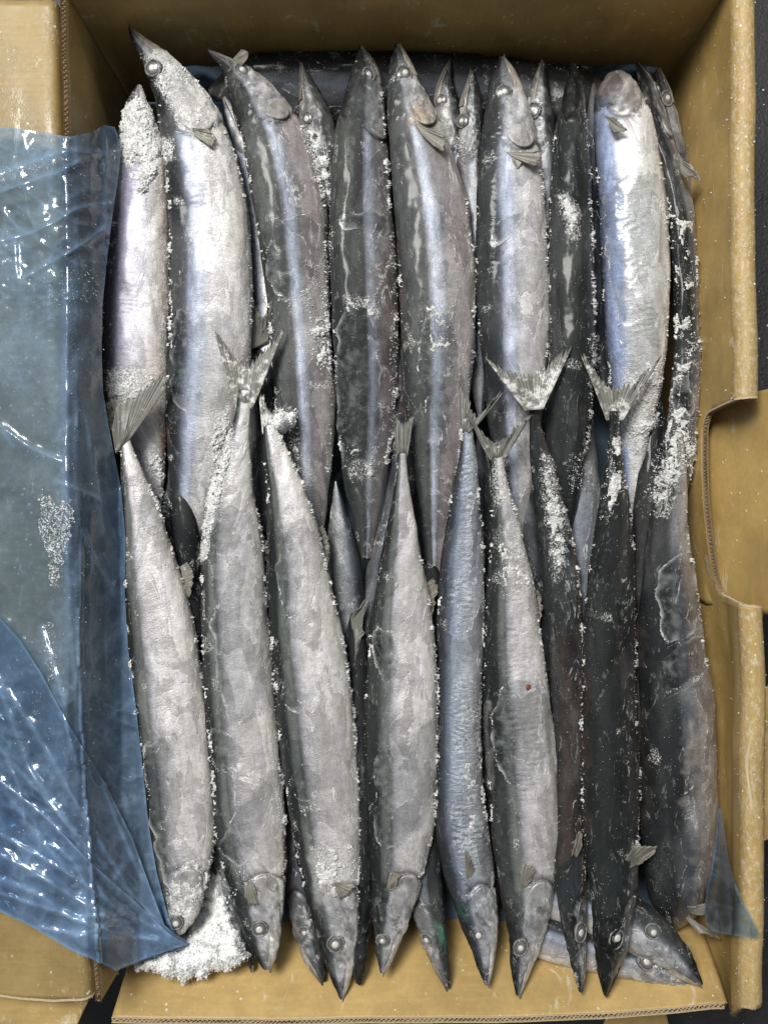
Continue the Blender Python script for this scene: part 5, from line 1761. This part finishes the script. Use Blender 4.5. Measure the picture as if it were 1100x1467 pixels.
def film(name, poly, parent, base, lift, creases, step=2.6, milk=.12, seed=1, zmin=None):
    x, y, F = polygrid(poly, step)
    z = bag_z(x, y)
    if zmin is not None:
        z = zmin(x, y)
    z = z + lift + (fbm(x / 60, y / 75, seed) - .5) * .005 + (fbm(x / 30 + y / 60, y / 90, seed + 2) - .5) * .0016 + (fbm(x / 8, y / 10, seed + 5, 2) - .5) * .00012
    for i in range(len(x)):
        dr = (Vector(P(x[i], y[i], 0)) - CAM).normalized()
        h = bvh.ray_cast(CAM, dr)[0]
        if h is not None:
            z[i] = max(z[i], h.z + .0010 + lift)
        hb = box_bvh.ray_cast(CAM, dr)[0]
        if hb is not None and hb.z > .0:
            z[i] = max(z[i], hb.z + .0042 + lift)
    crum = np.clip(sstep(470, 380, y) + sstep(930, 1010, y) + .18, 0, 1)
    rg = 1 - np.abs(2 * fbm((x * .8 + y * .35) / 44, (y * .8 - x * .5) / 30, seed + 21, 3) - 1)
    z = z + crum * .0011 * np.clip(rg - .62, 0, 1) * 2.2
    mk = np.full(len(x), milk)
    mk = mk + crum * .10 * sstep(.86, 1.0, rg)
    mk = mk + .09 * sstep(100, 116, x) * (x < 400)
    for ln, hgt, wd in creases:
        ln = smooth_poly(ln, 2, False)
        d, _, _ = near_poly(x, y, ln, False)
        z = z + hgt * S_MM * .5 * np.exp(-np.abs(d) / wd * 1.6)
        mk = mk + .17 * np.exp(-(d / wd / .8) ** 2)
    d, _, _ = near_poly(x, y, poly)
    mk = mk + .16 * np.exp(-(d / 2.5) ** 2)
    V = np.stack([(x - 550) * PX * (D - z) / D, (733.5 - y) * PX * (D - z) / D, z], 1) - base
    me = make_mesh(name, V, F, BAG, True, {'milk': ('F', np.clip(mk, 0, .85))})
    nz = np.zeros(len(me.polygons) * 3); me.polygons.foreach_get('normal', nz)
    if nz.reshape(-1, 3)[:, 2].mean() < 0:
        me.flip_normals()
    return obj(name, me, parent)


bb = np.array(P(80, 760, .03)); bb[2] = -.005
bag = thing('plastic_bag', 'translucent blue plastic liner bag pulled out over the left wall of the carton', 'plastic bag', bb)
main = [(-60, 182), (20, 183), (60, 190), (100, 196), (130, 190), (150, 179), (165, 182), (175, 210), (169, 260), (160, 320), (153, 380), (147, 440), (146, 500), (148, 560), (156, 610), (164, 650), (174, 700), (180, 770), (179, 850),
        (184, 930), (196, 1020), (206, 1110), (213, 1180), (225, 1250), (241, 1312), (250, 1335), (272, 1352), (262, 1360), (215, 1374), (166, 1391), (130, 1374), (100, 1361), (50, 1330), (0, 1306), (-60, 1280)]
film('film', main, bag, bb, 0, CREASES, milk=.13, seed=1)
film('film_fold', [(-60, 840), (0, 885), (28, 915), (60, 965), (100, 1040), (150, 1120), (190, 1200), (215, 1270), (236, 1325), (268, 1353), (215, 1372), (166, 1390), (130, 1373), (100, 1360), (50, 1329), (0, 1305), (-60, 1279)], bag, bb, .0022, CREASES2, milk=.13, seed=7)
film('film_fold', [(-60, 1080), (0, 1116), (60, 1162), (130, 1235), (190, 1288), (240, 1335), (268, 1353), (215, 1371), (166, 1389), (130, 1372), (100, 1359), (50, 1328), (0, 1304), (-60, 1278)], bag, bb, .0040, CREASES2, milk=.12, seed=12)
# corner of the same liner by the right wall
film('film_corner', smooth_poly([(1030, 1140), (1036, 1180), (1044, 1240), (1060, 1285), (1078, 1318), (1091, 1344), (1060, 1342), (1030, 1337), (1010, 1330), (1008, 1290), (1022, 1230)], 1), bag, bb, .0, [([(1030, 1160), (1040, 1240), (1046, 1340)], 2, 5)], milk=.04, seed=5,
     zmin=lambda x, y: np.interp(x, [1000, 1030, 1052, 1070, 1095], [4, 14, 40, 43, 42]) * S_MM)


# the liner down the bottom wall, behind the heads
def lin(name, poly, zf, seed):
    return film(name, poly, bag, bb, .0, [], 5, .45, seed, zf)


x = np.arange(0)
def liner_sheet(name, pts_fn, nx, ny):
    u, v = np.meshgrid(np.linspace(0, 1, nx), np.linspace(0, 1, ny), indexing='ij')
    V = pts_fn(u, v).reshape(-1, 3) - bb
    idx = np.arange(nx * ny).reshape(nx, ny)
    F = np.stack([idx[:-1, :-1], idx[1:, :-1], idx[1:, 1:], idx[:-1, 1:]], -1).reshape(-1, 4)
    obj(name, make_mesh(name, V, F, BAG, True, {'milk': ('F', np.full(nx * ny, .35))}), bag)


liner_sheet('film_lining', lambda u, v: np.stack([-.115 + .262 * u, -.2068 + .020 * v + (fbm(u * 20, v * 4, 3) - .5) * .003, -.024 - .036 * v + (fbm(u * 14, v * 2, 9) - .5) * .004], -1), 90, 14)
liner_sheet('film_lining', lambda u, v: np.stack([-.112 + .25 * u, YT - .006 - .030 * v ** 2 + (fbm(u * 20, v * 4, 5) - .5) * .003, -.022 - .04 * v + (fbm(u * 14, v * 2, 7) - .5) * .004], -1), 90, 14)

liner_sheet('film_lining', lambda u, v: np.stack([-.137 + .288 * u, -.196 + .42 * v, -.056 + (fbm(u * 30, v * 40, 9) - .5) * .006], -1), 60, 80)
# ice under and on the film
fr = []
def film_grains(poly, n, z, r1):
    a = np.array(poly); c = 0
    while c < n:
        q = rng.uniform(a.min(0), a.max(0))
        dd = 8 * (float(vnoise(q[0] / 6, q[1] / 6, 4)) - .5)
        if not in_poly(np.array([q[0] + dd]), np.array([q[1] + dd]), poly)[0]:
            continue
        r_ = .5 + (r1 - .5) * random.random() ** 2
        fr.append((*P(q[0], q[1], z + float(bag_z(np.array([q[0]]), np.array([q[1]]))[0])), r_ * PX)); c += 1


film_grains([(58, 712), (72, 708), (78, 724), (104, 716), (108, 735), (98, 780), (90, 800), (82, 842), (74, 842), (68, 790), (55, 760)], 1500, .0035, 1.5)
film_grains([(60, 900), (75, 890), (82, 960), (70, 990)], 140, .003, 1.1)
film_grains([(60, 395), (130, 380), (145, 430), (70, 440)], 180, .003, 1.0)
film_grains([(-5, 240), (90, 222), (84, 236), (-5, 262)], 150, .003, 1.0)
film_grains([(10, 200), (150, 200), (140, 1300), (10, 1290)], 420, .0045, .9)
g = np.array(fr)
obj('frost', grains_mesh('frost', g[:, :3], g[:, 3], bb), bag, 'stuff')

# rime and crumbs on the cardboard
ev = bpy.context.evaluated_depsgraph_get()
cg = []
boxv = [o for o in box.children if o.name.split('.')[0] in ('wall', 'hand_hole_flap', 'flap')]
for o in boxv:
    me = o.data
    n = len(me.vertices)
    co = np.zeros(n * 3); me.vertices.foreach_get('co', co); co = co.reshape(-1, 3)
    rm = np.zeros(n); me.attributes['rime'].data.foreach_get('value', rm)
    nrm = np.zeros(n * 3); me.vertices.foreach_get('normal', nrm); nrm = nrm.reshape(-1, 3)
    px, py = to_px(co - UP)
    vis = (px > -20) & (px < 1120) & (py > -20) & (py < 1480)
    keep = vis & (rng.random(n) < .04 + .55 * np.clip(rm, 0, 1))
    for q, nn in zip(co[keep], nrm[keep]):
        r_ = (.4 + 1.1 * random.random() ** 3) * PX
        cg.append((*(q + nn * r_ * .4 + rng.normal(0, .0006, 3) * (1 - np.abs(nn))), r_))
g = np.array(cg)
obj('frost', grains_mesh('frost', g[:, :3], g[:, 3]), box, 'stuff')

# ------------------------------------------------------------------ things on the floor around the carton
def scrap(name, label, poly, z, seed):
    x, y, F = polygrid(poly, 4)
    zz = z + (fbm(x / 30, y / 30, seed) - .5) * .003
    V = np.stack([(x - 550) * PX * (D - zz) / D, (733.5 - y) * PX * (D - zz) / D, zz], 1)
    base = V.mean(0); base[2] = V[:, 2].min() - .0024
    me = make_mesh(name, V - base, F, [CARD, HOLLOW], True, {'rime': ('F', np.zeros(len(x)))})
    nz = np.zeros(len(me.polygons) * 3); me.polygons.foreach_get('normal', nz)
    if nz.reshape(-1, 3)[:, 2].mean() < 0:
        me.flip_normals()
    o = obj(name, me)
    o.location = base
    m = o.modifiers.new('thick', 'SOLIDIFY'); m.thickness = .0024; m.offset = -1; m.material_offset_rim = 1
    o['label'] = label; o['category'] = 'cardboard'
    return o


scrap('cardboard_scrap', 'strip of brown cardboard at the right edge outside the carton', [(1094, 985), (1150, 965), (1150, 1205), (1094, 1203)], .012, 3)
scrap('cardboard_scrap', 'dim brown cardboard piece on the dark floor below the carton', [(870, 1455), (952, 1446), (966, 1500), (850, 1500)], -.03, 5)
fg = []
for _ in range(260):
    x = random.uniform(1086, 1150); y = random.uniform(-40, 1500)
    fg.append((*P(x, y, fz + .0006), (.5 + 2.2 * random.random() ** 4) * PX))
for _ in range(60):
    fg.append((*P(random.uniform(150, 1100), random.uniform(1455, 1500), fz + .0006), (.5 + 1.5 * random.random() ** 4) * PX))
g = np.array(fg)
o = obj('ice_crumbs', grains_mesh('ice_crumbs', g[:, :3], g[:, 3]), None, 'stuff')
o['label'] = 'scattered white ice crumbs on the dark floor'; o['category'] = 'ice'
